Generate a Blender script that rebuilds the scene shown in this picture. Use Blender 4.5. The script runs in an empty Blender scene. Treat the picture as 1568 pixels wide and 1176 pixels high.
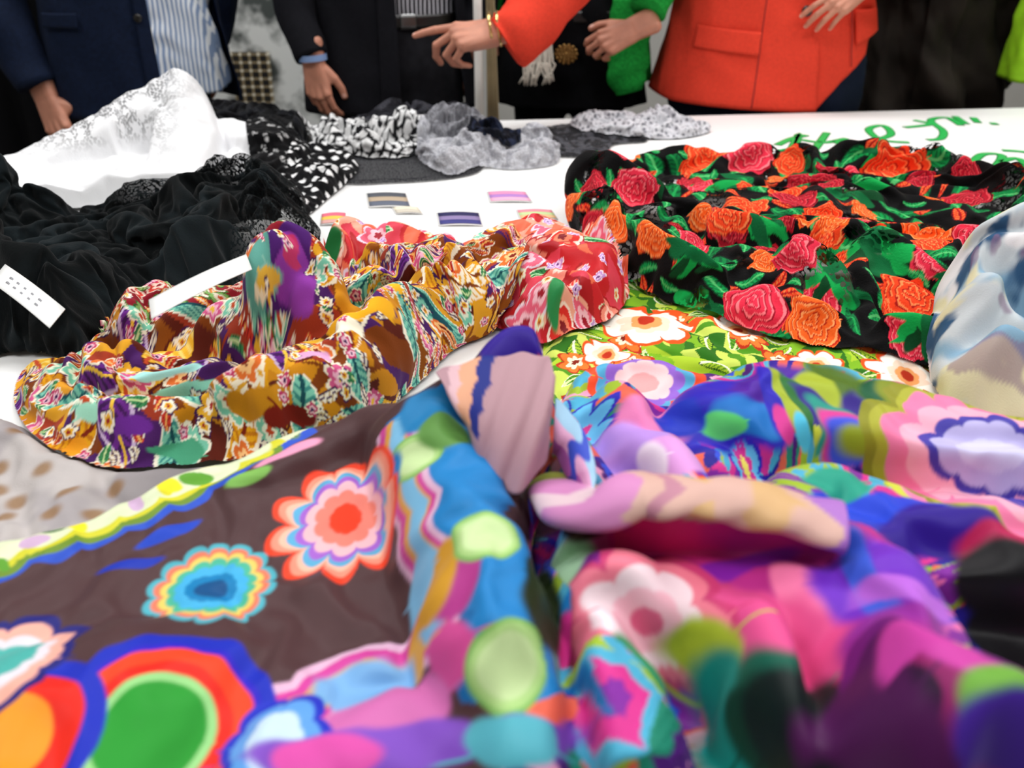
import bpy, bmesh, math, random, time
import numpy as np
from mathutils import Vector, Matrix
T00=time.time()
random.seed(4); rng=np.random.RandomState(7)
K=2000/1568.0; F=1555.6; V0=498.0; CZ=1.18; TZ=0.75
cP,sP=math.cos(math.radians(22)),math.sin(math.radians(22))
scene=bpy.context.scene
# ---------------------------------------------------------------- measuring helpers
def dirs(u,v):
    x=(u*K-1000)/F; up=(V0-v*K)/F
    return x,cP+sP*up,-sP+cP*up
def P(u,v,h=0.0):
    x,dy,dz=dirs(u,v); t=(CZ-(TZ+h))/(-dz); return (x*t,dy*t)
def R(u,v,y):
    x,dy,dz=dirs(u,v); t=y/dy; return Vector((x*t,y,CZ+dz*t))
def P3(u,v,h):
    return np.array(list(P(u,v,h))+[TZ+h])
def hexl(s):
    s=s.lstrip('#'); c=[int(s[i:i+2],16)/255 for i in (0,2,4)]
    return np.array([((a+.055)/1.055)**2.4 if a>.04045 else a/12.92 for a in c])
def ss(x,a,b):
    t=np.clip((x-a)/(b-a),0,1); return t*t*(3-2*t)
# ---------------------------------------------------------------- noise
def hsh(ix,iy,seed):
    a=(ix.astype(np.int64)*374761393+iy.astype(np.int64)*668265263+seed*2147483647)&0xffffffff
    a=((a^(a>>13))*1274126177)&0xffffffff
    a=(a^(a>>16))&0xffffffff
    a=(a*2246822519)&0xffffffff
    return ((a^(a>>15))&0xffffff)/float(0xffffff)
def vn(x,y,seed=0):
    xi=np.floor(x);yi=np.floor(y);fx=x-xi;fy=y-yi
    fx=fx*fx*fx*(fx*(fx*6-15)+10);fy=fy*fy*fy*(fy*(fy*6-15)+10)
    a=hsh(xi,yi,seed);b=hsh(xi+1,yi,seed);c=hsh(xi,yi+1,seed);d=hsh(xi+1,yi+1,seed)
    return (a+(b-a)*fx)*(1-fy)+(c+(d-c)*fx)*fy
def fbm(x,y,o=3,seed=0):
    r=0;a=.5;s=0
    for i in range(o):
        r=r+a*vn(x*2**i+i*17.3,y*2**i-i*9.1,seed+i);s+=a;a*=.5
    return r/s*2-1
def worley(x,y,seed=0):
    xi=np.floor(x);yi=np.floor(y)
    best=np.full(x.shape,9.);vx=np.zeros(x.shape);vy=np.zeros(x.shape);idd=np.zeros(x.shape)
    for dx in(-1,0,1):
        for dy in(-1,0,1):
            cx=xi+dx;cy=yi+dy
            px=cx+.15+.7*hsh(cx,cy,seed);py=cy+.15+.7*hsh(cx,cy,seed+5)
            d=np.hypot(px-x,py-y);m=d<best
            best=np.where(m,d,best);vx=np.where(m,x-px,vx);vy=np.where(m,y-py,vy);idd=np.where(m,hsh(cx,cy,seed+11),idd)
    return best,vx,vy,idd
def blur(A,k,n=2):
    for _ in range(n):
        for ax in(0,1):
            pad=[(0,0),(0,0)];pad[ax]=(k+1,k)
            B=np.pad(A,pad,mode='edge');Cs=np.cumsum(B,axis=ax)
            if ax==0:A=(Cs[2*k+1:]-Cs[:-2*k-1])/(2*k+1)
            else:A=(Cs[:,2*k+1:]-Cs[:,:-2*k-1])/(2*k+1)
    return A
def up2(A):
    n,m=A.shape;B=np.empty((2*n-1,2*m-1));B[::2,::2]=A
    B[1::2,::2]=(A[1:]+A[:-1])/2;B[::2,1::2]=(A[:,1:]+A[:,:-1])/2
    B[1::2,1::2]=(A[1:,1:]+A[:-1,1:]+A[1:,:-1]+A[:-1,:-1])/4;return B
# ---------------------------------------------------------------- node materials
def newmat(name):
    m=bpy.data.materials.new(name);m.use_nodes=True
    nt=m.node_tree;b=nt.nodes['Principled BSDF'];return m,nt,b
def simple(name,col,rough=.6,noise=0.0,nscale=20,bump=0.0,bscale=300,metal=0,sheen=0.0,emit=0,spec=None):
    m,nt,b=newmat(name);c=list(hexl(col))+[1]
    b.inputs['Base Color'].default_value=c;b.inputs['Roughness'].default_value=rough
    b.inputs['Metallic'].default_value=metal;b.inputs['Sheen Weight'].default_value=sheen
    if spec is not None:b.inputs['Specular IOR Level'].default_value=spec
    tc=nt.nodes.new('ShaderNodeTexCoord')
    if noise>0:
        n=nt.nodes.new('ShaderNodeTexNoise');n.inputs['Scale'].default_value=nscale;n.inputs['Detail'].default_value=4
        nt.links.new(tc.outputs['Object'],n.inputs['Vector'])
        r=nt.nodes.new('ShaderNodeValToRGB')
        r.color_ramp.elements[0].position=.3;r.color_ramp.elements[1].position=.7
        r.color_ramp.elements[0].color=[x*(1-noise) for x in c[:3]]+[1]
        r.color_ramp.elements[1].color=[min(1,x*(1+noise)) for x in c[:3]]+[1]
        nt.links.new(n.outputs['Fac'],r.inputs['Fac']);nt.links.new(r.outputs['Color'],b.inputs['Base Color'])
    if bump>0:
        n2=nt.nodes.new('ShaderNodeTexNoise');n2.inputs['Scale'].default_value=bscale
        nt.links.new(tc.outputs['Object'],n2.inputs['Vector'])
        bp=nt.nodes.new('ShaderNodeBump');bp.inputs['Strength'].default_value=bump;bp.inputs['Distance'].default_value=.002
        nt.links.new(n2.outputs['Fac'],bp.inputs['Height']);nt.links.new(bp.outputs['Normal'],b.inputs['Normal'])
    if emit:
        b.inputs['Emission Color'].default_value=c;b.inputs['Emission Strength'].default_value=emit
    return m
def clothmat(name,rough=.5,sheen=.05,lace=170,spec=.3,weave=700,bs=.2,hole=.45):
    m,nt,b=newmat(name);L=nt.links
    at=nt.nodes.new('ShaderNodeAttribute');at.attribute_name='Col'
    L.new(at.outputs['Color'],b.inputs['Base Color'])
    b.inputs['Roughness'].default_value=rough;b.inputs['Sheen Weight'].default_value=sheen
    b.inputs['Specular IOR Level'].default_value=spec
    rs=nt.nodes.new('ShaderNodeAttribute');rs.attribute_name='rest'
    w=nt.nodes.new('ShaderNodeTexNoise');w.inputs['Scale'].default_value=weave;L.new(rs.outputs['Vector'],w.inputs['Vector'])
    bp=nt.nodes.new('ShaderNodeBump');bp.inputs['Strength'].default_value=bs;bp.inputs['Distance'].default_value=.001
    L.new(w.outputs['Fac'],bp.inputs['Height']);L.new(bp.outputs['Normal'],b.inputs['Normal'])
    if lace:
        vo=nt.nodes.new('ShaderNodeTexVoronoi');vo.voronoi_dimensions='2D';vo.inputs['Scale'].default_value=lace;L.new(rs.outputs['Vector'],vo.inputs['Vector'])
        lt=nt.nodes.new('ShaderNodeMath');lt.operation='LESS_THAN';lt.inputs[1].default_value=hole;L.new(vo.outputs['Distance'],lt.inputs[0])
        inv=nt.nodes.new('ShaderNodeMath');inv.operation='SUBTRACT';inv.inputs[0].default_value=1;L.new(at.outputs['Alpha'],inv.inputs[1])
        mu=nt.nodes.new('ShaderNodeMath');mu.operation='MULTIPLY';L.new(lt.outputs[0],mu.inputs[0]);L.new(inv.outputs[0],mu.inputs[1])
        al=nt.nodes.new('ShaderNodeMath');al.operation='SUBTRACT';al.inputs[0].default_value=1;L.new(mu.outputs[0],al.inputs[1])
        L.new(al.outputs[0],b.inputs['Alpha'])
    return m
# ---------------------------------------------------------------- generic mesh
def link(ob,parent=None):
    scene.collection.objects.link(ob)
    if parent is not None:
        ob.parent=parent;ob.matrix_parent_inverse=parent.matrix_world.inverted()
    return ob
def meshobj(name,verts,faces,mat,parent=None,smooth=True):
    me=bpy.data.meshes.new(name);me.from_pydata([tuple(v) for v in verts],[],faces)
    if smooth:me.polygons.foreach_set('use_smooth',[True]*len(me.polygons))
    if mat:me.materials.append(mat)
    me.update();return link(bpy.data.objects.new(name,me),parent)
def empty(name,loc):
    e=bpy.data.objects.new(name,None);e.location=loc;e.empty_display_size=.1
    scene.collection.objects.link(e);e.matrix_world=Matrix.Translation(loc);return e
def box(name,lo,hi,mat,parent=None,bev=0):
    x0,y0,z0=lo;x1,y1,z1=hi
    v=[(x0,y0,z0),(x1,y0,z0),(x1,y1,z0),(x0,y1,z0),(x0,y0,z1),(x1,y0,z1),(x1,y1,z1),(x0,y1,z1)]
    f=[(0,3,2,1),(4,5,6,7),(0,1,5,4),(1,2,6,5),(2,3,7,6),(3,0,4,7)]
    o=meshobj(name,v,f,mat,parent,False)
    if bev:
        b=o.modifiers.new('b','BEVEL');b.width=bev;b.segments=2
    return o
def prism(name,poly,z0,z1,mat,parent=None,bev=0):
    n=len(poly);v=[(x,y,z0) for x,y in poly]+[(x,y,z1) for x,y in poly]
    f=[tuple(range(n))[::-1],tuple(range(n,2*n))]+[(i,(i+1)%n,n+(i+1)%n,n+i) for i in range(n)]
    o=meshobj(name,v,f,mat,parent,False)
    if bev:
        b=o.modifiers.new('b','BEVEL');b.width=bev;b.segments=2
    return o
# ================================================================ CLOTH ENGINE (drapes are simulated before the rest of the scene exists)
g=.002;GX0,GY0=-1.1,.1;NX,NY=1500,1010
HM=np.full((NY,NX),TZ)
def hit(u,v):
    x,dy,dz=dirs(u,v);t=np.arange(.15,2.6,.001)
    ix=np.clip(((x*t-GX0)/g).astype(int),0,NX-1);iy=np.clip(((dy*t-GY0)/g).astype(int),0,NY-1)
    z=CZ+dz*t;k=np.argmax(z<=HM[iy,ix]);return np.array([x*t[k],dy*t[k],HM[iy[k],ix[k]]])
def catmull(pts,n=6,closed=True):
    pts=[np.array(p,float) for p in pts];N=len(pts);out=[]
    rngi=range(N) if closed else range(N-1)
    for i in rngi:
        if closed:a,b,c,d=pts[i-1],pts[i],pts[(i+1)%N],pts[(i+2)%N]
        else:a,b,c,d=pts[max(i-1,0)],pts[i],pts[i+1],pts[min(i+2,N-1)]
        for k in range(n):
            t=k/n;out.append(.5*((2*b)+(-a+c)*t+(2*a-5*b+4*c-d)*t*t+(-a+3*b-3*c+d)*t**3))
    if not closed:out.append(pts[-1])
    return np.array(out)
def polysdf(X,Y,poly):
    d=np.full(X.shape,1e9);nxp=np.zeros(X.shape);nyp=np.zeros(X.shape);ins=np.zeros(X.shape,bool);n=len(poly)
    for i in range(n):
        ax,ay=poly[i];bx,by=poly[(i+1)%n];ex,ey=bx-ax,by-ay
        t=np.clip(((X-ax)*ex+(Y-ay)*ey)/(ex*ex+ey*ey+1e-12),0,1)
        qx=ax+ex*t;qy=ay+ey*t;dd=(X-qx)**2+(Y-qy)**2;m=dd<d
        d=np.where(m,dd,d);nxp=np.where(m,qx,nxp);nyp=np.where(m,qy,nyp)
        c=((ay>Y)!=(by>Y))&(X<(bx-ax)*(Y-ay)/(by-ay+1e-12)+ax);ins^=c
    d=np.sqrt(d);return np.where(ins,d,-d),nxp,nyp
def ridge(X,Y,pts,w,prof='round'):
    pts=catmull(pts,5,False);best=np.full(X.shape,1e9);hh=np.zeros(X.shape)
    for i in range(len(pts)-1):
        a,b=pts[i],pts[i+1];ex,ey=b[0]-a[0],b[1]-a[1]
        t=np.clip(((X-a[0])*ex+(Y-a[1])*ey)/(ex*ex+ey*ey+1e-12),0,1)
        dd=(X-a[0]-ex*t)**2+(Y-a[1]-ey*t)**2;m=dd<best
        best=np.where(m,dd,best);hh=np.where(m,a[2]+(b[2]-a[2])*t,hh)
    q=np.sqrt(best)/w
    if prof=='round':s=np.sqrt(np.clip(1-q*q*.8,0,1))*(1-ss(q,.75,1.15))
    else:s=np.exp(-q*q*1.6)
    return hh*s
def rp(lst):
    return [P(u,v,h)+(h,) for u,v,h in lst]
def fold(X,Y,sc,ang,seed,warp=1.0,pw=.9):
    c,s=math.cos(ang),math.sin(ang)
    q=(X*c+Y*s)/sc+warp*2.2*fbm(X/(sc*2.6),Y/(sc*2.6),2,seed)
    return np.abs(np.sin(math.pi*q))**pw*ss(vn(X/(sc*1.9),Y/(sc*1.9),seed+3),.15,.8)
def simulate(X,Y,Z,sd,under,s,expand,frames,bend,drop,bl,selfc):
    Xc,Yc,Zc,Sc=[A[::s,::s] for A in (X,Y,Z,sd)]
    ny,nx=Xc.shape;ok=Sc>-1.6*s*g
    cell=ok[:-1,:-1]&ok[1:,:-1]&ok[:-1,1:]&ok[1:,1:]
    idx=np.arange(nx*ny).reshape(ny,nx)
    q=np.stack([idx[:-1,:-1][cell],idx[:-1,1:][cell],idx[1:,1:][cell],idx[1:,:-1][cell]],1)
    used=np.zeros(nx*ny,bool);used[q.ravel()]=True;remap=np.cumsum(used)-1
    co=np.stack([Xc.ravel()[used],Yc.ravel()[used],Zc.ravel()[used]],1)
    co[:,2]+=.004*fbm(co[:,0]/.03,co[:,1]/.03,2,77)*(Sc.ravel()[used]>.01)
    me=bpy.data.meshes.new('t');me.from_pydata(co.tolist(),[],remap[q].tolist());me.update()
    ob=bpy.data.objects.new('t',me);scene.collection.objects.link(ob)
    vg=ob.vertex_groups.new(name='pin');vg.add([int(i) for i in np.where(Sc.ravel()[used]<.003)[0]],1.0,'REPLACE')
    sup=np.maximum(under,np.where(sd>0,blur(Z,bl)-drop*ss(sd,0,.02)-.003,under))-.001
    C=sup[::s,::s];cm=bpy.data.meshes.new('c')
    cm.from_pydata(np.stack([Xc.ravel(),Yc.ravel(),C.ravel()],1).tolist(),[],np.stack([idx[:-1,:-1].ravel(),idx[:-1,1:].ravel(),idx[1:,1:].ravel(),idx[1:,:-1].ravel()],1).tolist());cm.update()
    cb=bpy.data.objects.new('c',cm);scene.collection.objects.link(cb)
    cb.modifiers.new('col','COLLISION');cb.collision.thickness_outer=.0015;cb.collision.thickness_inner=.01;cb.collision.cloth_friction=8
    md=ob.modifiers.new('cl','CLOTH');cs=md.settings
    cs.quality=6;cs.mass=.12;cs.air_damping=3;cs.tension_stiffness=15;cs.compression_stiffness=15;cs.shear_stiffness=5
    cs.bending_stiffness=bend;cs.tension_damping=10;cs.compression_damping=10;cs.bending_damping=.5
    cs.vertex_group_mass='pin';cs.shrink_min=-expand;cs.shrink_max=-expand
    cc=md.collision_settings;cc.use_collision=True;cc.distance_min=.0015;cc.collision_quality=2
    cc.use_self_collision=selfc;cc.self_distance_min=.003
    md.point_cache.frame_start=1;md.point_cache.frame_end=frames+1
    scene.frame_start=1;scene.frame_end=frames+1
    for f in range(1,frames+1):scene.frame_set(f)
    dg=bpy.context.evaluated_depsgraph_get();ev=ob.evaluated_get(dg);m2=ev.to_mesh()
    out=np.empty(len(m2.vertices)*3,np.float32);m2.vertices.foreach_get('co',out);ev.to_mesh_clear()
    D=np.zeros((ny*nx,3));dd=out.reshape(-1,3)-co;dd[~np.isfinite(dd).all(1)]=0
    big=np.abs(dd).max(1)>.09;dd[big]=0;D[used]=dd;D=D.reshape(ny,nx,3)
    bpy.data.objects.remove(ob);bpy.data.objects.remove(cb);bpy.data.meshes.remove(me);bpy.data.meshes.remove(cm)
    fy,fx=X.shape;a=np.clip(np.arange(fy)/s,0,ny-1.001);b=np.clip(np.arange(fx)/s,0,nx-1.001)
    a0=a.astype(int);b0=b.astype(int);ta=(a-a0)[:,None,None];tb=(b-b0)[None,:,None]
    Ff=(D[a0][:,b0]*(1-tb)+D[a0][:,b0+1]*tb)*(1-ta)+(D[a0+1][:,b0]*(1-tb)+D[a0+1][:,b0+1]*tb)*ta
    for k in range(3):Ff[:,:,k]=blur(Ff[:,:,k],max(1,s//2),2 if s>3 else 1)
    return Ff
VF=None;VR=None
def addattrs(me,C,rest):
    ca=me.color_attributes.new('Col','FLOAT_COLOR','POINT');ca.data.foreach_set('color',np.clip(C,0,1).astype(np.float32).ravel())
    ra=me.attributes.new('rest','FLOAT_VECTOR','POINT');ra.data.foreach_set('vector',rest.astype(np.float32).ravel())
def cloth(name,outline,hf,cf,mat,edge=.03,sm=2,lean=.2,gap=.003,sim=None,up=True):
    """sim=(coarse step, expansion, frames, bending, support drop, blur, self collision)"""
    global VF,VR
    poly=catmull([p for p in outline],5)
    i0=max(int((poly[:,0].min()-GX0)/g)-4,0);i1=min(int((poly[:,0].max()-GX0)/g)+5,NX)
    j0=max(int((poly[:,1].min()-GY0)/g)-4,0);j1=min(int((poly[:,1].max()-GY0)/g)+5,NY)
    X,Y=np.meshgrid(GX0+np.arange(i0,i1)*g,GY0+np.arange(j0,j1)*g)
    sd,qx,qy=polysdf(X,Y,poly)
    H=hf(X,Y,sd)
    U=HM[j0:j1,i0:i1].copy();tap=ss(sd,-.001,edge)
    under=blur(U,4)
    tgt=np.maximum(TZ+H,under+.002)
    Z=under+gap+(tgt-under)*tap
    if sm:Z=blur(Z,sm)
    Z=np.maximum(Z,U+gap)
    # lengths measured along the cloth, used for the print
    Zb=blur(Z,5)
    QY=Y[:1,:]+np.cumsum(np.hypot(g,np.diff(Zb,axis=0,prepend=Zb[:1])),0)
    QX=X[:,:1]+np.cumsum(np.hypot(g,np.diff(Zb,axis=1,prepend=Zb[:,:1])),1)
    D=np.zeros(X.shape+(3,))
    if sim:
        try:
            D=simulate(X,Y,Z,sd,U,*sim)
        except Exception as ex:print('SIM FAIL',name,ex)
    lo=blur(Z,14)
    sh=-lean*np.clip(Z-lo,-.01,.03)*ss(sd,0,.02)
    Dx,Dy,Dz=D[:,:,0],D[:,:,1],D[:,:,2]
    if up:X,Y,Z,sd,qx,qy,sh,Dx,Dy,Dz,QX,QY=[up2(A) for A in (X,Y,Z,sd,qx,qy,sh,Dx,Dy,Dz,QX,QY)]
    out=sd<0
    VX=np.where(out,qx,X)+Dx*(~out);VY=np.where(out,qy,Y)+sh+Dy*(~out);ZZ=Z+Dz
    jx=np.clip(((VX-GX0)/g+.5).astype(int),0,NX-1);jy=np.clip(((VY-GY0)/g+.5).astype(int),0,NY-1)
    ZZ=np.maximum(ZZ,HM[jy,jx]+.0015)
    ny,nx=X.shape
    fc=(sd[:-1,:-1]+sd[1:,:-1]+sd[:-1,1:]+sd[1:,1:])/4>0
    idx=np.arange(nx*ny).reshape(ny,nx)
    q=np.stack([idx[:-1,:-1][fc],idx[:-1,1:][fc],idx[1:,1:][fc],idx[1:,:-1][fc]],1)
    used=np.zeros(nx*ny,bool);used[q.ravel()]=True
    remap=np.cumsum(used)-1;q=remap[q]
    V=np.stack([VX.ravel()[used],VY.ravel()[used],ZZ.ravel()[used]],1)
    new=np.full((NY,NX),-1.);ins=(sd>0)
    np.maximum.at(new,(jy[ins],jx[ins]),ZZ[ins])
    for _ in range(2):
        mx=new.copy()
        for a,b in((0,1),(0,-1),(1,0),(-1,0)):mx=np.maximum(mx,np.roll(new,(a,b),(0,1)))
        new=np.where(new<0,mx,new)
    np.maximum(HM,new,out=HM)
    VF=V;VR=np.stack([X.ravel()[used],Y.ravel()[used],Z.ravel()[used]],1)
    C=np.ones((len(V),4));C=cf(VR,C,QX.ravel()[used],QY.ravel()[used])
    me=bpy.data.meshes.new(name)
    me.vertices.add(len(V));me.vertices.foreach_set('co',V.astype(np.float32).ravel())
    me.loops.add(q.size);me.loops.foreach_set('vertex_index',q.astype(np.int32).ravel())
    me.polygons.add(len(q));me.polygons.foreach_set('loop_start',np.arange(0,q.size,4,dtype=np.int32))
    me.polygons.foreach_set('loop_total',np.full(len(q),4,dtype=np.int32))
    me.update(calc_edges=True);me.polygons.foreach_set('use_smooth',np.ones(len(q),bool))
    rest=np.stack([QX.ravel()[used],QY.ravel()[used],np.zeros(len(V))],1);addattrs(me,C,rest)
    me.materials.append(mat);me.update()
    return link(bpy.data.objects.new(name,me))
def surf(u,v):
    c=hit(u,v);i=int(((VF-c)**2).sum(1).argmin());return VR[i]
def loc(V,u,v):
    c=surf(u,v);d=V-c
    s=np.sign(d[:,1]);dy=s*np.sqrt(d[:,1]**2+d[:,2]**2)
    return d[:,0],dy,np.sqrt((d**2).sum(1))
def put(C,m,col):
    C[:,:3]=C[:,:3]*(1-m[:,None])+np.asarray(col)[None,:]*m[:,None]
def flower(V,C,u,v,Rm,n,rings,amp=.14,rot=0,sx=1,sy=1,wob=.06):
    dx,dy,r=loc(V,u,v);dx=dx/sx;dy=dy/sy;r=np.maximum(np.hypot(dx,dy),r/ max(sx,sy)*.98)
    r=r*(1+wob*fbm(V[:,0]*60,V[:,1]*60,2,5))
    th=np.arctan2(dy,dx)+rot
    lob=1-amp*(1-np.abs(np.cos(n*th/2))**.6)
    for f,col in rings:
        e=Rm*f*(1-(1-lob)*(min(1,f*1.3)) )
        put(C,np.clip((e-r)/.0012+.5,0,1),hexl(col))
def blob(V,C,u,v,rx,ry,col,rot=0,soft=.25,wob=.25,seed=1):
    dx,dy,r=loc(V,u,v);c,s=math.cos(rot),math.sin(rot)
    sel=r<max(rx,ry)*1.5
    if not sel.any():return
    a=(dx[sel]*c+dy[sel]*s)/rx;b=(-dx[sel]*s+dy[sel]*c)/ry
    q=np.hypot(a,b)*(1+wob*fbm(V[sel,0]*40+seed,V[sel,1]*40,2,seed))
    m=(1-ss(q,1-soft,1))*(r[sel]<max(rx,ry)*1.2)
    C[sel,:3]=C[sel,:3]*(1-m[:,None])+hexl(col)[None,:]*m[:,None]
def band(V,C,pts,cols,scal=0,per=.03):
    S=catmull([surf(u,v) for u,v in pts],6,False)
    best=np.full(len(V),1e9);side=np.zeros(len(V));al=np.zeros(len(V));acc=0
    for i in range(len(S)-1):
        e=S[i+1]-S[i];l=np.linalg.norm(e)+1e-9
        t=np.clip(((V-S[i])@e)/(l*l),0,1);q=S[i]+t[:,None]*e;dd=((V-q)**2).sum(1);m=dd<best
        best=np.where(m,dd,best);cr=e[0]*(V[:,1]-S[i][1])-e[1]*(V[:,0]-S[i][0]);side=np.where(m,np.sign(cr),side)
        al=np.where(m,acc+t*l,al);acc+=l
    s=np.sqrt(best)*side
    s2=s+scal*(np.abs(np.sin(math.pi*al/per))-.5)
    for a,b,col in cols:
        put(C,np.clip((s2-a)/.0012+.5,0,1)*np.clip((b-s2)/.0012+.5,0,1)*((al>1e-4)&(al<acc-1e-4)),hexl(col))
def pal(l):return np.array([hexl(c) for c in l])
def psy(C,qx,qy,sc,palette,seed,rings=3.4,pet=.2,n=7,warp=.35,line=None,lw=.1):
    x=qx/sc+warp*fbm(qx/sc,qy/sc,2,seed+1);y=qy/sc+warp*fbm(qx/sc+9,qy/sc,2,seed+2)
    d,vx,vy,idd=worley(x,y,seed);th=np.arctan2(vy,vx)
    r=d*(1+pet*(np.abs(np.cos(n*th/2))-.5))
    k=(np.floor(r*rings*1.6)+np.floor(idd*97)).astype(int)%len(palette)
    C[:,:3]=palette[k]
    if line:put(C,((r*rings*1.6)%1<lw).astype(float),hexl(line))
    return d,idd,th
def motif(C,qx,qy,sc,seed,prob,kind,cols,size=.45,n=5,w=.5,mask=None):
    """printed motifs: cols=[(outline,fill,inner,centre),...]"""
    d,vx,vy,idd=worley(qx/sc+.12*fbm(qx/sc,qy/sc,1,seed),qy/sc+.12*fbm(qx/sc+5,qy/sc,1,seed),seed)
    A=np.array([[hexl(c) for c in cc] for cc in cols]);k=(np.floor(idd*997)).astype(int)%len(cols)
    on=((idd*131.7)%1)<prob
    if mask is not None:on=on&mask
    if kind=='flower':
        th=np.arctan2(vy,vx);q=d/(size*(1-.35*(1-np.abs(np.cos(n*(th+idd*6)/2)))))
        L=[q<1,q<.84,q<.5,q<.24]
    else:
        an=idd*44;a=vx*np.cos(an)+vy*np.sin(an);b=-vx*np.sin(an)+vy*np.cos(an)
        b=b+.35*a*a/size
        q=np.maximum(np.abs(a)/size,np.abs(b)/(w*size*np.clip(1-(a/size)**2,.001,1)))
        L=[q<1,q<.8,(q<.74)&(((a+np.abs(b)*.8)*9/size*.45)%1<.42),np.abs(b)<.035*(q<.9)]
    for j,l in enumerate(L):
        m=l&on;C[m,:3]=A[k[m],j]
satin=clothmat('printed_silk',.5,.03,0,.22,600,.15)
cotton=clothmat('printed_cotton',.8,.04,200,.1)
shawlm=clothmat('embroidered_tulle',.8,.03,190,.1,450,.6,.48)
voile=clothmat('dark_chiffon',.95,.06,330,.05,500,.5,.5)
lacem=clothmat('white_lace',.85,.05,190,.1,400,.6,.48)
wvoile=clothmat('grey_voile',.85,.05,420,.1,500,.4,.5)
knit=clothmat('knit_yarn',.9,.03,150,.1,260,.9)
# ---- green flat scarf
def c_green(V,C,qx,qy):
    psy(C,qx,qy,.05,pal(['#4f8f1e','#a9c832','#7fb327','#2f6d1c','#c8d860']),41,2.0,.4,6,.3)
    motif(C,qx,qy,.04,43,.8,'leaf',[('#e8ecd0','#5f9a22','#2f6d1c','#d8e8a0'),('#1f4d14','#a8c832','#5a8a20','#f0f0d0')])
    motif(C,qx,qy,.05,45,.45,'flower',[('#e8541c','#fbf3e6','#f0a060','#b8321a'),('#b8321a','#f07830','#fbe6c8','#802010')],.48,7)
    for u,v,r in((990,490,.058),(930,545,.03),(1130,505,.035),(1390,575,.04),(1250,560,.03)):
        flower(V,C,u,v,r,7,[(1,'#e8541c'),(.86,'#fbf3e6'),(.5,'#f4d8c0'),(.3,'#f0a060'),(.16,'#b8321a')],.3,0,1,1,.2)
    return C
cloth('green_floral_scarf',[P(*a) for a in [(830,560,.005),(850,490,.005),(930,445,.005),(1010,430,.005),(1200,470,.005),(1330,510,.005),(1500,560,.005),(1540,700,.005),(1100,700,.005),(850,650,.005)]],
  lambda X,Y,sd:.010+.014*fold(X,Y,.08,.8,51),c_green,cotton,.015,sim=(4,.1,16,.2,.006,8,False))
# ---- rose shawl
def h_rose(X,Y,sd):
    return .028+.045*(fbm(X/.13,Y/.13,2,5)*.5+.5)+.035*fold(X,Y,.1,.5,21)+.02*fold(X,Y,.05,1.9,23)
def c_rose(V,C,qx,qy):
    X,Y=V[:,0],V[:,1]
    C[:,:3]=hexl('#070607')
    C[:,3]=1-.9*np.maximum(ss(X,.72,.9)*ss(Y,.9,1.05),ss(fbm(X/.07,Y/.07,2,8),.1,.3))
    c0=C.copy()
    motif(C,qx,qy,.045,31,.6,'leaf',[('#0a4a2a','#10984a','#0a6a36','#5ac070'),('#062c1c','#0c7a3e','#0a5430','#20a050')],.62,5,.42)
    motif(C,qx,qy,.026,33,.42,'leaf',[('#0a4a2a','#14a050','#0a6a36','#5ac070'),('#6a0c18','#e83a20','#f07a40','#a01018')],.55,5,.4)
    C[:,3]=np.maximum(C[:,3],(np.abs(C[:,:3]-c0[:,:3]).sum(1)>.005))
    Rd=[('#f2441e','#a81410','#ff8a50'),('#e02c46','#9a0c24','#ff7c84'),('#f26422','#b8260e','#ffa060'),('#b4142a','#5a0614','#e04850')]
    def rosepaint(dx,dy,rr,r,k):
        th=np.arctan2(dy,dx);q=rr/(r*(1+.08*np.cos(6*th)+.05*np.cos(11*th+1)))
        sel=q<1.0
        if not sel.any():return
        qs=q[sel];ts=th[sel];b=(qs*4.2+.30*np.sin(3*ts+6*qs)+.12*np.sin(8*ts))%1
        col=np.where((b>.82)[:,None],hexl(Rd[k][1])[None],np.where((b>.6)[:,None],hexl(Rd[k][2])[None],hexl(Rd[k][0])[None]))
        C[sel,:3]=col;C[sel,3]=1
    d,vx,vy,idd=worley(qx/.062+.4,qy/.062+.3,37)
    for k in range(4):
        m=((idd>.5)&((np.floor(idd*53)%4)==k));rosepaint(np.where(m,vx,9),np.where(m,vy,9),np.where(m,d,9),.36,k)
    G=['#10a04a','#0a6335','#06401f']
    for u,v,r in((1080,395,.035),(1045,392,.03),(1205,255,.035),(1318,292,.04),(1345,385,.04),(1110,275,.03),(1285,440,.035),(1080,478,.035),(1000,285,.028),(1410,505,.04),(1470,420,.035),(1180,350,.03),(1260,400,.03),(1360,235,.03)):
        for k_ in range(5):
            blob(V,C,u+random.uniform(-18,18),v+random.uniform(-10,10),r*.8,r*.2,G[k_%3],random.uniform(-1.5,1.5),.1,.3,int(u)+k_)
    for u,v,r,k in((1082,232,.045,0),(1150,240,.048,1),(970,300,.033,1),(932,342,.036,2),(1365,262,.056,0),(1480,305,.035,3),(1325,322,.022,2),(1212,385,.033,1),(1412,355,.045,2),(1492,377,.036,1),(1150,462,.048,1),(1242,492,.038,2),(1397,447,.034,0),(905,355,.03,3),(1275,342,.02,2),(1060,370,.033,1),(1110,325,.033,0),(1210,245,.03,0),(1215,300,.033,3)):
        dx,dy,rr=loc(V,u,v);rosepaint(dx,dy,rr,r*.78,k)
    return C
o=[(885,365,.02),(900,315,.03),(960,268,.04),(1050,250,.04),(1180,252,.04),(1300,256,.04),(1400,268,.03),(1490,310,.015),(1570,365,.01),(1620,440,.02),(1580,530,.02),(1450,560,.02),(1330,540,.02),(1200,520,.02),(1090,480,.02),(1000,445,.02),(930,405,.02)]
cloth('rose_embroidered_shawl',[P(*a) for a in o],h_rose,c_rose,shawlm,.04,sim=(4,.45,36,.03,.018,10,True))
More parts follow.
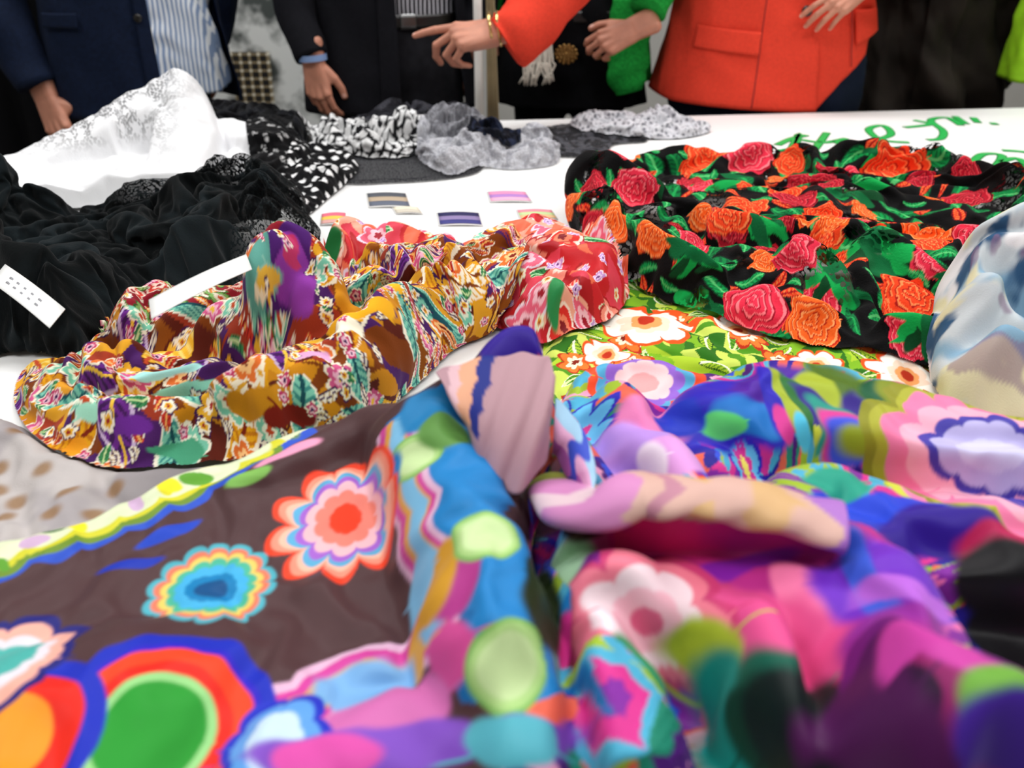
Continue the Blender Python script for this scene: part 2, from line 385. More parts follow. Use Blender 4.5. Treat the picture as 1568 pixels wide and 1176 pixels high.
# ---- white lace pile
def mk(lst):return [tuple(R(u,v,y)[:2])+(R(u,v,y)[2]-TZ,) for u,v,y in lst]
rA=mk([(15,240,1.40),(60,212,1.45),(130,175,1.50),(200,138,1.55),(268,106,1.6)])
rB=mk([(270,106,1.6),(280,160,1.5),(270,215,1.42),(240,270,1.36)])
rC=mk([(300,190,1.56),(360,180,1.56),(390,188,1.54)])
rD=mk([(30,310,1.25),(120,280,1.30),(260,258,1.34),(370,248,1.42)])
def h_wl(X,Y,sd):
    return np.maximum.reduce([ridge(X,Y,rA,.06),ridge(X,Y,rB,.06),ridge(X,Y,rC,.06),ridge(X,Y,rD,.07),.04+0*X])+.012*fold(X,Y,.09,1.3,61)-.010
def c_wl(V,C,qx,qy):
    C[:,:3]=hexl('#e8e8ea')
    m=ss(V[:,2],TZ+.05,TZ+.09)*ss(-V[:,0],.60,.70)
    d,vx,vy,i=worley(qx/.03,qy/.03,66)
    C[:,3]=1-.72*m*(1-(d<.25))*ss(fbm(qx/.08,qy/.08,2,3),-.5,-.2);return C
wo=[(-.93,1.22),(-.97,1.40),(-.9,1.52),(-.78,1.62),(-.66,1.68),(-.52,1.66),(-.42,1.6),(-.4,1.5),(-.44,1.38),(-.6,1.31),(-.75,1.25)]
cloth('white_lace_fabric',wo,h_wl,c_wl,lacem,.02,2,.2,sim=(4,.12,26,.12,.004,5,True))
# ---- black and white pile
def solid(col,lace=1.0,tint=None,ts=.02):
    def f(V,C,qx,qy):
        C[:,:3]=hexl(col);C[:,3]=lace
        if tint:
            m=ss(fbm(qx/ts,qy/ts,2,9),.0,.15);put(C,m,hexl(tint))
        return C
    return f
def small(name,o,hb,fs,col,mat,seed,edge=.02,fa=.02,ang=.5,sm=1,ex=.3,fr=20,bend=.02):
    return cloth(name,[P(*a) for a in o],lambda X,Y,sd:hb*(.3+.7*vn(X/.045,Y/.045,seed))+fa*.6*fold(X,Y,fs,ang,seed),col,mat,edge,sm,.3,sim=(3,ex,fr,bend,.004,5,True),up=False)
small('grey_tulle_scarf',[(500,235,.005),(600,225,.005),(720,225,.005),(740,255,.005),(700,272,.003),(600,280,.003),(520,278,.003)],.006,.05,solid('#2a2a2e',.7),voile,75,.01,.006,ex=.05)
small('black_fringed_scarf',[(820,200,.005),(900,188,.005),(960,200,.005),(992,216,.003),(940,222,.003),(925,240,.003),(860,240,.003),(820,235,.003)],.008,.03,solid('#1c1c20',.8,'#46464c',.012),voile,81,.01,.01,ex=.1)
small('black_chiffon_shawl',[(275,180,.02),(300,170,.03),(380,174,.03),(440,190,.02),(470,215,.01),(440,235,.01),(360,230,.01),(300,212,.01)],.06,.04,solid('#0b0b0d',1,'#15161a'),voile,71,.03)
def c_paisley(V,C,qx,qy):
    C[:,:3]=hexl('#0b0b0d');motif(C,qx,qy,.018,77,.45,'flower',[('#0b0b0d','#b8b8b8','#101012','#e8e8e8'),('#808080','#1a1a1c','#bcbcbc','#101012')],.38);return C
small('black_print_scarf',[(385,215,.03),(430,205,.03),(460,225,.02),(450,290,.01),(430,310,.01),(390,270,.02)],.04,.05,c_paisley,cotton,73,ex=.15)
def c_polka(V,C,qx,qy):
    C[:,:3]=hexl('#0a0a0c');s=.026;a=(qx+.3*qy)/s;b=(qy-.3*qx)/s
    fx=(a+.5*(np.floor(b)%2))%1-.5;fy=b%1-.5;put(C,(np.hypot(fx,fy)<.25).astype(float),hexl('#e6e6e6'));return C
small('polka_dot_scarf',[(455,225,.03),(520,220,.03),(550,255,.01),(500,300,.01),(465,330,.005),(440,315,.005),(440,270,.02)],.03,.035,c_polka,cotton,79,ex=.07,bend=.1)
small('dark_tulle_bundle',[(500,200,.02),(560,180,.03),(640,172,.03),(720,178,.02),(735,215,.01),(650,225,.01),(540,220,.01)],.05,.04,solid('#212126',.6,'#404047',.03),voile,83,.03)
def c_ln(V,C,qx,qy):
    C[:,:3]=hexl('#c0c0c6');put(C,ss(fbm(qx/.008,qy/.025,2,4),.0,.3)*.6,hexl('#84848c'));C[:,3]=.68;return C
def c_kn(V,C,qx,qy):
    C[:,:3]=hexl('#dcdcdc');a=.013;d=np.abs(np.sin(qx/a*2+np.sin(qy/a)*1.2+1.5*fbm(qx/.03,qy/.03,2,5))*np.sin(qy/a*2+2*fbm(qx/.03+4,qy/.03,2,5)));put(C,(d<.3).astype(float),hexl('#1a1a1c'));return C
small('knitted_black_white_scarf',[(455,195,.02),(520,190,.03),(600,200,.03),(655,207,.02),(640,235,.01),(560,238,.01),(490,225,.01)],.038,.03,c_kn,knit,85,.04,.03,ex=.35)
small('striped_ruffle_scarf',[(645,222,.01),(700,208,.02),(745,222,.02),(800,202,.02),(850,222,.01),(852,245,.01),(790,258,.005),(740,256,.005),(690,270,.005),(645,250,.005)],.036,.035,c_ln,wvoile,87,.04,.03,ex=.45)
small('navy_crumpled_scarf',[(712,212,.03),(745,200,.04),(790,205,.03),(795,225,.02),(750,235,.02),(715,230,.02)],.065,.025,solid('#0d0f18',1,'#262c40',.01),knit,89,.03,.03,ex=.35)
small('grey_net_scarf',[(650,205,.02),(690,190,.03),(740,200,.02),(730,222,.02),(670,222,.02)],.075,.04,solid('#8c8c92',.6,'#6c6c72',.01),lacem,91,.03,.02)
def c_cro(V,C,qx,qy):
    C[:,:3]=hexl('#cdcdd2');d,vx,vy,i=worley(qx/.012,qy/.012,95);put(C,(d<.25).astype(float),hexl('#6e6e76'));return C
small('grey_crochet_scarf',[(873,192,.005),(900,182,.01),(980,178,.01),(1060,188,.01),(1088,200,.005),(1040,212,.003),(960,212,.003),(900,206,.003)],.022,.03,c_cro,knit,93,.03,.022,ex=.4)
# ---- black chiffon big pile
def h_bc(X,Y,sd):
    return .025+.05*vn(X/.12,Y/.12,3)+.045*fold(X,Y,.10,.9,101)+.025*fold(X,Y,.05,2.2,103)
bo=[(-60,370,.02),(60,350,.02),(170,335,.02),(240,322,.02),(340,315,.02),(420,315,.01),(462,350,.01),(484,395,.01),(440,415,.01),(350,440,.01),(240,462,.01),(160,495,.01),(140,545,.01),(40,530,.01),(-60,525,.01)]
def c_bc(V,C,qx,qy):
    C[:,:3]=hexl('#0c0f10');put(C,ss(fbm(qx/.05,qy/.05,3,6),-.1,.4)*.7,hexl('#1e2528'))  # grey patches paint fold highlights into the black
    lc=np.maximum(ss(V[:,1],1.12,1.2),ss(V[:,0],-.365,-.335))
    motif(C,qx,qy,.022,105,.8,'flower',[('#080909','#080909','#262a2c','#080909')],.42,6,mask=lc>.5)
    C[:,3]=1-.6*lc;return C
cloth('black_chiffon_fabric',[P(*a) for a in bo],h_bc,c_bc,voile,.04,1,.3,sim=(3,.5,36,.01,.018,9,True),up=False)
# ---- red floral scarf
r1=rp([(515,410,.045),(535,355,.06),(640,375,.055),(740,388,.055),(830,348,.08),(900,382,.075),(940,430,.055)])
r2=rp([(835,420,.055),(850,470,.055),(860,510,.045)]);r3=rp([(700,420,.045),(820,410,.06),(900,450,.055),(935,470,.045)])
def h_red(X,Y,sd):
    return np.maximum.reduce([ridge(X,Y,r1,.04),ridge(X,Y,r2,.028),ridge(X,Y,r3,.032),.02+0*X])+.01*fold(X,Y,.06,.3,111)
def c_red(V,C,qx,qy):
    psy(C,qx,qy,.06,pal(['#c41c24','#e86a4a','#f0a890','#a81018','#d83c50']),113,1.7,.4,5,.5)
    motif(C,qx,qy,.04,115,.45,'leaf',[('#e8e0c8','#2c8b45','#14602c','#a8d8a0'),('#8e0e1e','#e04038','#f8b8a0','#ffe0d0')],.5)
    motif(C,qx,qy,.045,117,.7,'flower',[('#a81018','#f0907c','#f8d0c0','#c82028'),('#e8d0e0','#e8607c','#f8c0cc','#a01028'),('#f8e0d0','#d82820','#f08060','#801018')],.5,5)
    motif(C,qx,qy,.018,119,.3,'flower',[('#f4e8e8','#c090d0','#e8d0f0','#6a3080'),('#d8f0c0','#f4e8d0','#e8a030','#a03010')],.4,5)
    for u,v,c,a,b in((512,385,'#14652e',.012,.03),(850,470,'#2a8a4a',.006,.03),(690,430,'#e9d8e8',.025,.008),(770,432,'#c88bd0',.02,.014),(840,395,'#a8141e',.03,.010),(740,380,'#d81e1e',.03,.01)):
        blob(V,C,u,v,a,b,c,seed=int(u),wob=.5)
    return C
cloth('red_floral_scarf',[P(*a) for a in [(492,430,.01),(498,370,.02),(530,348,.03),(640,362,.03),(740,375,.03),(820,345,.04),(905,372,.03),(960,425,.02),(945,490,.01),(890,522,.01),(840,530,.01),(790,505,.01),(700,480,.01),(600,450,.01)]],h_red,c_red,satin,.03,sim=(4,.32,28,.04,.008,6,True))
# ---- gold dotted grey cloth at left
def c_gold(V,C,qx,qy):
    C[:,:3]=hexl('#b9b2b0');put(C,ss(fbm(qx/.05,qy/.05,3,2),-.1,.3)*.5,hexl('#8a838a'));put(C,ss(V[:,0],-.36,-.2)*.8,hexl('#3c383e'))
    d,vx,vy,idd=worley(qx/.034,qy/.034,131);put(C,(1-ss(d,.12,.34))*(idd>.25)*.8,hexl('#8a6436'));return C
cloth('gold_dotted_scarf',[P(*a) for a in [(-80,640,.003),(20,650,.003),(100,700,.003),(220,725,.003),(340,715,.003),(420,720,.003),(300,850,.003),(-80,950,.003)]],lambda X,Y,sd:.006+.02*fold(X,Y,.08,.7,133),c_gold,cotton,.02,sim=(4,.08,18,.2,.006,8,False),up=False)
# ---- yellow purple scarf
yr=[(rp([(55,600,.03),(95,665,.035),(200,665,.042),(330,640,.05),(420,590,.06),(500,530,.07),(590,480,.074),(680,430,.078),(770,425,.055)]),.054),
    (rp([(40,585,.03),(160,568,.04),(300,580,.042),(400,560,.052)]),.032),
    (rp([(180,490,.05),(280,488,.052),(380,480,.07)]),.042),
    (rp([(400,420,.115),(432,395,.125),(470,430,.10),(480,470,.08)]),.028),
    (rp([(530,440,.05),(600,410,.062),(700,400,.06)]),.03)]
def h_yel(X,Y,sd):
    return np.maximum.reduce([ridge(X,Y,a,w) for a,w in yr]+[.015+0*X])+.016*fold(X,Y,.05,.9,121)+.008*fold(X,Y,.025,2.0,122)
def c_yel(V,C,qx,qy):
    psy(C,qx,qy,.05,pal(['#8a4a14','#5a1f14','#c88418','#7a3a10','#4a2060','#a03a24','#d89a24']),123,1.5,.4,5,.5)
    motif(C,qx,qy,.05,125,.9,'leaf',[('#f0e4cc','#e0a01a','#c07414','#7a2410'),('#f4ecd8','#80c8b0','#3f8a84','#1a4a54'),('#dc9a18','#f0e4cc','#dca030','#7a3a10'),('#c8b0d0','#6a2a88','#3f1a52','#f0c040'),('#5a1f14','#e8b030','#f0d070','#c04a28')],.62,5,.5)
    motif(C,qx,qy,.035,127,.5,'flower',[('#f4ecd8','#7cc8ac','#e8f0d8','#c04a28'),('#3f1a52','#e8b030','#f4ecd8','#a02c26'),('#f0e4cc','#d05888','#f0b0c8','#f0c040'),('#f0e4cc','#e07030','#f8c080','#7a1d12')],.45,6)
    motif(C,qx,qy,.018,129,.45,'leaf',[('#2c1644','#efe5d5','#c0a880','#3f1a52'),('#efe5d5','#3f8a54','#20603a','#c8e0a0'),('#efe5d5','#c83a2a','#8a1a1a','#f0b060')],.5)
    left=(V[:,0]<-.235)&(V[:,1]>.735)
    C[left,:3]=hexl('#8b1c2a')
    motif(C,qx,qy,.022,131,.9,'flower',[('#d9cdbb','#c83a30','#f0d0c0','#8b1c2a'),('#4a7a3a','#e8e0cc','#c04a28','#8b1c2a'),('#2a5a2a','#7aa85a','#d9cdbb','#c04a28')],.5,5,mask=left)
    motif(C,qx,qy,.015,133,.5,'leaf',[('#2a5a2a','#5a8a3a','#a8c080','#e8e0cc'),('#6a1018','#e07030','#f0c060','#e8e0cc')],.5,mask=left)
    for u,v,a,b,c,ro in((440,400,.020,.045,'#4a1d68',0),(455,415,.010,.03,'#8e3aa0',.3),(448,390,.006,.02,'#c03868',.2),(402,450,.012,.03,'#5fa093',0),(425,505,.016,.018,'#7db0a0',0),(408,440,.008,.012,'#e0b040',0),(403,470,.006,.008,'#f0e0c0',0),(560,470,.04,.010,'#e8a81e',.5),(520,500,.026,.008,'#f3ead2',.5),(600,440,.03,.008,'#f0b428',.3),(480,540,.02,.006,'#d8a0c8',.5),(230,575,.045,.007,'#a9e2dc',0),(300,600,.04,.005,'#8fd0b8',0),(110,590,.016,.010,'#e8a030',0),(200,655,.014,.008,'#6a2a90',0),(140,630,.018,.008,'#a8e6cc',0),(390,620,.026,.010,'#c7861a',.4),(440,640,.024,.008,'#7a1d12',.4),(270,690,.03,.007,'#4da07c',0),(110,690,.012,.008,'#e89a20',0)):
        blob(V,C,u,v,a,b,c,ro,.1,.6,int(u))
    motif(C,qx,qy,.016,137,.25,'flower',[('#3f1a52','#f4ecd8','#e8b030','#a02c26'),('#f4ecd8','#c03868','#f0c0d0','#3f1a52')],.42,5)
    return C
cloth('yellow_purple_scarf',[P(*a) for a in [(18,600,.01),(45,555,.01),(148,548,.01),(158,505,.02),(220,478,.03),(350,460,.03),(385,405,.06),(430,380,.07),(480,415,.05),(560,400,.04),(680,390,.04),(785,410,.03),(810,455,.02),(780,495,.01),(700,525,.01),(640,580,.01),(560,640,.01),(470,675,.01),(350,705,.01),(220,722,.01),(120,715,.01),(50,670,.01)]],h_yel,c_yel,cotton,.05,1,.3,sim=(4,.34,30,.03,.012,7,True))
# ---- right watercolour scarf
rw=rp([(1455,470,.09),(1520,415,.12),(1600,375,.15),(1680,380,.15)]);rw2=rp([(1450,480,.09),(1470,550,.08),(1560,600,.07)])
def c_wc(V,C,qx,qy):
    C[:,:3]=hexl('#ccd4d8');put(C,ss(fbm(qx/.06,qy/.06,4,22),-.0,.25),hexl('#84a8c0'));put(C,ss(fbm(qx/.05+4,qy/.05,4,25),.1,.3),hexl('#34587c'))
    put(C,ss(fbm(qx/.05+8,qy/.05,4,27),.15,.35),hexl('#e2dcb4'));put(C,ss(fbm(qx/.06+3,qy/.06,4,29),.06,.25),hexl('#e8e6e8'));put(C,ss(fbm(qx/.03+3,qy/.03,3,31),.35,.5)*.6,hexl('#8a6a8a'))
    return C
cloth('watercolour_scarf',[P(*a) for a in [(1425,485,.05),(1500,425,.08),(1600,385,.1),(1700,400,.1),(1750,600,.05),(1640,640,.04),(1560,625,.04),(1480,608,.04),(1440,560,.04)]],
  lambda X,Y,sd:np.maximum.reduce([ridge(X,Y,rw,.045),ridge(X,Y,rw2,.03),.06+0*X])+.03*fold(X,Y,.045,1.2,141),c_wc,cotton,.03,sim=(4,.25,22,.08,.008,8,True))
# ---- psychedelic silk scarf (right + lower right)
dr=[(rp([(1075,660,.07),(1120,595,.095),(1230,570,.10),(1400,600,.105),(1600,660,.1)]),.05),
    (rp([(870,610,.07),(905,660,.08),(915,730,.08)]),.016),(rp([(950,600,.06),(1010,670,.08),(1060,735,.08)]),.024),
    (rp([(840,780,.11),(950,770,.12),(1100,775,.125),(1270,815,.12)]),.02),
    (rp([(885,880,.10),(960,865,.115),(1050,880,.105),(1150,860,.12),(1240,865,.125),(1300,900,.12)]),.032),
    (rp([(1310,845,.13),(1390,940,.145),(1470,1050,.14),(1600,1180,.13)]),.038),
    (rp([(1150,900,.12),(1190,990,.11),(1230,1090,.09)]),.022),
    (rp([(1240,740,.09),(1400,770,.09),(1600,800,.08)]),.045),
    (rp([(900,900,.1),(960,1020,.1),(1000,1130,.09)]),.026)]
def h_psy(X,Y,sd):
    return np.maximum.reduce([ridge(X,Y,a,w) for a,w in dr]+[.04+0*X])+.010*fold(X,Y,.07,1.1,151)
PS=['#22188c','#2f4fd0','#7e2298','#d0308a','#48a6c8','#98b62e','#eaa0c4','#481470','#1a8068','#e0604a']
def c_psy(V,C,qx,qy):
    psy(C,qx,qy,.062,pal(PS),153,3.0,.25,7,.4)
    motif(C,qx,qy,.07,155,.6,'flower',[('#e04a20','#f0a0b8','#50a8d0','#f8e0d0'),('#2a20b0','#60b8e0','#d0308a','#f0e060'),('#98b62e','#7e2298','#e870b0','#2030b0')],.5,9)
    B=lambda *a,**k:blob(V,C,*a,**k)
    B(1130,610,.07,.05,'#2a20b0');B(1210,600,.05,.035,'#4a1a98');B(1160,640,.04,.02,'#1a6fc0');B(1110,660,.02,.012,'#5ad070')
    B(1290,620,.03,.06,'#4a6a1a');B(1330,680,.03,.05,'#2f1a80');B(1370,650,.02,.05,'#185838');B(1250,600,.016,.03,'#a0b030');B(1400,640,.02,.04,'#7e8a20');B(1215,630,.02,.02,'#b02880')
    for i,cc in enumerate(['#2a20b0','#a0b030','#286a30','#2f1a80','#209080','#d03890','#3a50d0','#8a9a20']):
        B(1180+i*30,600+i*14,.010,.045,cc,.15*i);B(1200+i*30,650+i*16,.008,.02,['#d03890','#50c0e0','#c8d040','#f080b0'][i%4],.2)
    B(1000,640,.03,.03,'#e07ab0');B(960,680,.025,.04,'#b98fe0');B(1040,645,.02,.02,'#1830b0');B(1020,700,.03,.02,'#d898d8');B(1000,715,.012,.02,'#f0e0f0')
    flower(V,C,985,590,.055,9,[(1,'#e84a20'),(.82,'#50a8d0'),(.66,'#9060c8'),(.48,'#f4cccc'),(.25,'#f0a0a0')],.2)
    flower(V,C,1515,692,.07,13,[(1.2,'#8a8a20'),(1.1,'#a8a832'),(1,'#ec7aa6'),(.8,'#f0aac0'),(.6,'#4038a0'),(.5,'#b8b0e0'),(.3,'#ccc8ec')],.18)
    B(1330,790,.06,.02,'#1f40c8');B(1450,820,.05,.02,'#2a0d88');B(1540,840,.03,.02,'#b01850');B(1290,740,.03,.015,'#209880')
    B(1120,890,.09,.05,'#cc2878');B(960,850,.05,.03,'#7e1a88');B(1220,880,.05,.05,'#b02a80');B(1060,830,.05,.010,'#a0cc90');B(1040,930,.03,.03,'#901038');B(1110,870,.04,.008,'#7a1a9a',.2);B(1230,920,.012,.03,'#f078a8',.3)
    B(1180,980,.05,.04,'#d84a88')
    flower(V,C,990,965,.046,7,[(1,'#c83a70'),(.86,'#ec7a90'),(.66,'#f6dce4'),(.4,'#f4b8c8'),(.18,'#e06088')],.25)
    B(1100,1010,.035,.02,'#a8b830');B(1110,1090,.05,.03,'#108880');B(1190,1080,.03,.025,'#0a5a48')
    B(1150,1150,.05,.02,'#043a2a');B(1230,1130,.04,.03,'#081818');B(960,1060,.02,.04,'#2a9060');B(1020,1110,.02,.02,'#6ab840')
    B(1340,880,.035,.03,'#6a2ab8');B(1330,900,.008,.04,'#3a5ad0');B(1400,960,.045,.04,'#8a2490');B(1460,1060,.06,.05,'#a02288')
    flower(V,C,1400,1060,.04,8,[(1,'#6a1070'),(.8,'#4a0850'),(.5,'#8a1a60'),(.25,'#2a0630')],.2)
    B(1350,1130,.05,.03,'#480e4a');B(1400,900,.03,.01,'#b060d0',-.5);B(1440,980,.01,.03,'#c03a9a',.6);B(1540,1090,.02,.02,'#68a038');B(1540,1150,.03,.02,'#402090')
    B(1540,930,.035,.03,'#050308');B(1560,985,.03,.03,'#050308');B(860,870,.015,.02,'#a8d0a8');B(830,800,.02,.02,'#d8a8c8');B(880,800,.02,.012,'#3a100c')  # painted shade: near-black hollow over dark fabric, dark red under the roll
    return C
psys=cloth('psychedelic_silk_scarf',[P(*a) for a in [(850,620,.03),(880,580,.03),(960,555,.03),(1080,560,.04),(1150,545,.06),(1280,545,.07),(1400,570,.06),(1600,640,.05),(1800,700,.05),(1900,1000,.05),(1700,1350,.05),(900,1350,.05),(830,1000,.05),(830,820,.05),(840,720,.05)]],h_psy,c_psy,satin,.03,2,.3,sim=(4,.16,28,.1,.010,7,True))
# rolled edge of that scarf (open spiral roll)
pth=catmull([hit(u,v)+np.array([0,0,.001]) for u,v in ((850,780),(905,768),(985,764),(1080,764),(1180,776),(1290,812))],14,False)
pth[:,2]=blur(np.repeat(pth[:,2:3],3,1),6,2)[:,1]
n_=len(pth);m_=70;V=[];S=[];Tt=[]
for i in range(n_):
    d=pth[min(i+1,n_-1)]-pth[max(i-1,0)];d/=np.linalg.norm(d);xx=np.cross(d,[0,0,1]);xx/=np.linalg.norm(xx);yy=np.cross(xx,d);f=i/(n_-1)
    R0=.0125*(1+.22*math.sin(f*7+1)+.12*math.sin(f*19))*(.75+.25*math.sin(f*math.pi))
    for k in range(m_):
        t=k/(m_-1);a=-1.2+t*2*math.pi*1.55+.5*math.sin(f*5);r=R0*(1-.45*t)*(1+.10*math.sin(i*.22+a*2)+.05*math.sin(i*.6-a*3))
        V.append(pth[i]+xx*math.cos(a)*r*1.6+yy*math.sin(a)*r*.8);S.append(f);Tt.append(t)
S=np.array(S);Tt=np.array(Tt);C=np.ones((len(V),4));C[:,:3]=hexl('#d0a89c');Sw=S+.05*np.sin(Tt*20)
put(C,(Sw<.34)*1.0,hexl('#cc84b8'));put(C,((Sw>.12)&(Sw<.2))*1.,hexl('#e0c4cc'));put(C,(S<.06)*1.0,hexl('#889038'));put(C,((Sw>.58)&(Sw<.88))*ss(fbm(S*9,Tt*6,2,4),-.2,.1),hexl('#d0a878'));put(C,(Sw>.93)*1.,hexl('#a870c0'));put(C,(np.abs(Sw-.45)<.03)*.7,hexl('#b06a90'));put(C,(Tt>.62)*1.,hexl('#4a120c'))  # reddish interior, with the dark of the open end painted in
o=meshobj('rolled_edge',V,[(i*m_+k,i*m_+k+1,(i+1)*m_+k+1,(i+1)*m_+k) for i in range(n_-1) for k in range(m_-1)],satin,psys);addattrs(o.data,C,np.array(V));mm=o.modifiers.new('s','SOLIDIFY');mm.thickness=.001
# ---- brown flower scarf (foreground left)
br=[(rp([(640,600,.12),(690,700,.125),(745,820,.13),(780,940,.125),(800,1060,.1)]),.038),
    (rp([(250,775,.055),(420,710,.07),(560,630,.09),(650,590,.12)]),.03),
    (rp([(660,580,.13),(720,545,.145),(790,505,.155),(830,530,.15)]),.024),
    (rp([(820,1080,.09),(600,1110,.08),(420,1120,.08)]),.04),(rp([(-50,1120,.08),(100,1060,.085),(240,1040,.085),(360,1080,.07)]),.08)]
def h_br(X,Y,sd):
    base=.05+.02*vn(X/.2,Y/.2,5)
    return np.maximum.reduce([ridge(X,Y,a,w) for a,w in br]+[base])+.005*fold(X,Y,.08,.4,161)
def c_br(V,C,qx,qy):
    C[:,:3]=hexl('#4a3032')
    B=lambda *a,**k:blob(V,C,*a,**k)
    x0=P(840,1000,.09)[0];m=V[:,0]>x0-.02
    C2=C.copy();psy(C2,qx,qy,.05,pal(PS),163,3.0,.25,7,.4);C[m]=C2[m]
    band(V,C,[(-40,880),(120,820),(270,765),(400,700),(560,620),(640,570)],[(-.016,.05,'#2a50c0'),(-.008,.05,'#6a8a2a'),(-.001,.05,'#ccc82a'),(.006,.05,'#d4dcb8')],.008,.03)
    for k_ in range(26):
        t=k_/25;B(-20+600*t+random.uniform(-15,15),865-265*t+random.uniform(-14,8),.010,.005,['#f0e020','#5a9a2a','#e8e8c0','#c8a8c8','#2a6a2a','#d8d020'][k_%6],random.uniform(-1,1),.15,.4,k_)
    B(440,690,.03,.008,'#e898b8',.5);B(380,730,.02,.008,'#7ab050',.5);B(560,610,.05,.022,'#4a7a2a',.6);B(610,570,.025,.015,'#3a6a20',.6)
    B(200,862,.022,.005,'#1430a8',.3);B(255,815,.025,.006,'#1a40b8',.6)
    band(V,C,[(650,610),(690,690),(735,780),(775,880),(800,960),(800,1080)],[(-.035,.034,'#0f68a8'),(-.028,.028,'#1a7abc')],.012,.05)
    band(V,C,[(610,640),(630,740),(655,860),(660,960),(560,1040),(420,1100)],[(-.026,.018,'#dcb0cc'),(-.02,.013,'#cc4098'),(-.012,.009,'#d89a38'),(-.006,.007,'#78b4d8')],.008,.045)
    B(700,880,.014,.03,'#b03888');B(672,880,.010,.03,'#cc9428');B(645,900,.008,.026,'#7cb8dc');B(690,1000,.03,.02,'#cc4890');B(640,1020,.025,.012,'#dca840');B(560,1060,.035,.02,'#78acdc');B(610,1090,.04,.02,'#c868a8');B(840,900,.012,.05,'#1a2808')
    for u,v,r in((636,705,.02),(742,820,.022),(775,1020,.022)):
        flower(V,C,u,v,r,3,[(1,'#7cb05a'),(.88,'#a8cc80'),(.7,'#c4dca0')],.02)
    B(650,630,.02,.022,'#1a78b0');B(680,660,.02,.02,'#5a8a40');B(600,760,.006,.03,'#1a70b0')
    flower(V,C,322,905,.041,14,[(1,'#48a8b8'),(.9,'#e0765a'),(.8,'#dcc460'),(.7,'#48b090'),(.58,'#40a8d8'),(.4,'#0878b0'),(.25,'#044a80')],.14,0,1,1,.02)
    flower(V,C,530,795,.056,10,[(1,'#e84020'),(.9,'#f09078'),(.8,'#f4b8a0'),(.72,'#58a8d0'),(.62,'#a060c8'),(.52,'#ecb8c0'),(.38,'#e88070'),(.2,'#e83810')],.30,.2,1,1,.03)
    flower(V,C,235,1120,.058,3,[(1,'#1428b0'),(.86,'#2a1ab8'),(.8,'#e8401a'),(.62,'#dc2010'),(.5,'#90cc80'),(.42,'#1f9028')],.03,0,1,1,.03)
    flower(V,C,-10,1150,.05,3,[(1,'#1428b0'),(.8,'#dc2010'),(.5,'#e89020')],.03,0,1,1,.03)
    flower(V,C,-10,1010,.045,8,[(1,'#1a1a70'),(.85,'#e8a898'),(.65,'#dcd4dc'),(.5,'#48a8a0')],.2)
    flower(V,C,420,1130,.03,6,[(1,'#2030b8'),(.8,'#5a98dc'),(.5,'#c0d8ec')],.2)
    B(620,1150,.1,.012,'#7a48b8');B(760,1140,.04,.012,'#50a8b8');B(500,1160,.03,.01,'#d048a0')
    B(780,515,.035,.026,'#2a0a88');B(720,530,.016,.02,'#2a8a38');B(700,540,.01,.02,'#1f60c0');B(680,545,.012,.012,'#a048a8');B(750,510,.008,.02,'#8040b8')
    return C
brown=cloth('brown_flower_print_scarf',[P(*a) for a in [(-100,930,.02),(60,850,.03),(180,800,.03),(270,765,.03),(400,700,.04),(540,620,.05),(630,570,.08),(700,540,.1),(790,495,.12),(840,520,.12),(860,600,.11),(850,660,.1),(810,730,.1),(830,850,.08),(870,960,.08),(880,1060,.07),(960,1130,.05),(980,1350,.03),(-150,1350,.03)]],h_br,c_br,satin,.022,2,.3,sim=(4,.07,24,.25,.006,6,True))
def flap(name,parent,T,Bt,colf,mat,bulge=.01,rows=40):
    T=catmull(T,14,False);Bt=catmull(Bt,14,False);n=len(T);V=[];
    for j in range(rows+1):
        t=j/rows
        p=T*(1-t)+Bt*t;p=p.copy();p[:,1]-=bulge*math.sin(t*math.pi);p[:,2]+=bulge*.5*math.sin(t*math.pi)
        p[:,1]+=.0025*np.sin(np.arange(n)*.35+t*5);V.append(p)
    V=np.concatenate(V);Fc=[(j*n+i,j*n+i+1,(j+1)*n+i+1,(j+1)*n+i) for j in range(rows) for i in range(n-1)]
    S=np.tile(np.linspace(0,1,n),rows+1);Tt=np.repeat(np.linspace(0,1,rows+1),n)
    o=meshobj(name,V,Fc,mat,parent);C=colf(S,Tt);addattrs(o.data,C,V)
    m=o.modifiers.new('s','SOLIDIFY');m.thickness=.0012;return o
def cf1(S,T):
    C=np.ones((len(S),4));C[:,:3]=hexl('#b28b94')
    for a,b,c in((.26,.34,'#1c2a80'),(.16,.26,'#dca080'),(.10,.16,'#d8b0b8')):
        x=S+.12*T*np.sin(T*3)+.02*np.abs(np.sin(T*14));m=((x>a)&(x<b)&(T<.75)).astype(float);put(C,m,hexl(c))
    return C
flap('turned_back_corner',brown,[P3(668,572,.145),P3(710,556,.152),P3(760,546,.158),P3(805,543,.160),P3(838,548,.158),P3(848,575,.152),P3(842,610,.146)],
 [P3(715,640,.128),P3(728,690,.118),P3(742,730,.11),P3(765,752,.105),P3(800,748,.105),P3(835,700,.108),P3(826,650,.12)],cf1,satin,.012)
def cf2(S,T):
    C=np.ones((len(S),4));C[:,:3]=hexl('#9cc4e0');put(C,(T>.35).astype(float),hexl('#e0a8cc'));put(C,(T>.7).astype(float),hexl('#b060b0'));put(C,(np.abs(S-.5-.1*np.sin(T*9))<.08).astype(float),hexl('#3a50c0'));return C
flap('folded_hem',brown,[P3(850,612,.125),P3(880,640,.12),P3(905,690,.115),P3(912,735,.11)],[P3(848,690,.10),P3(862,715,.098),P3(880,745,.096),P3(895,765,.095)],cf2,satin,.01)
scene.frame_set(1)
print('cloth',round(time.time()-T00,1))
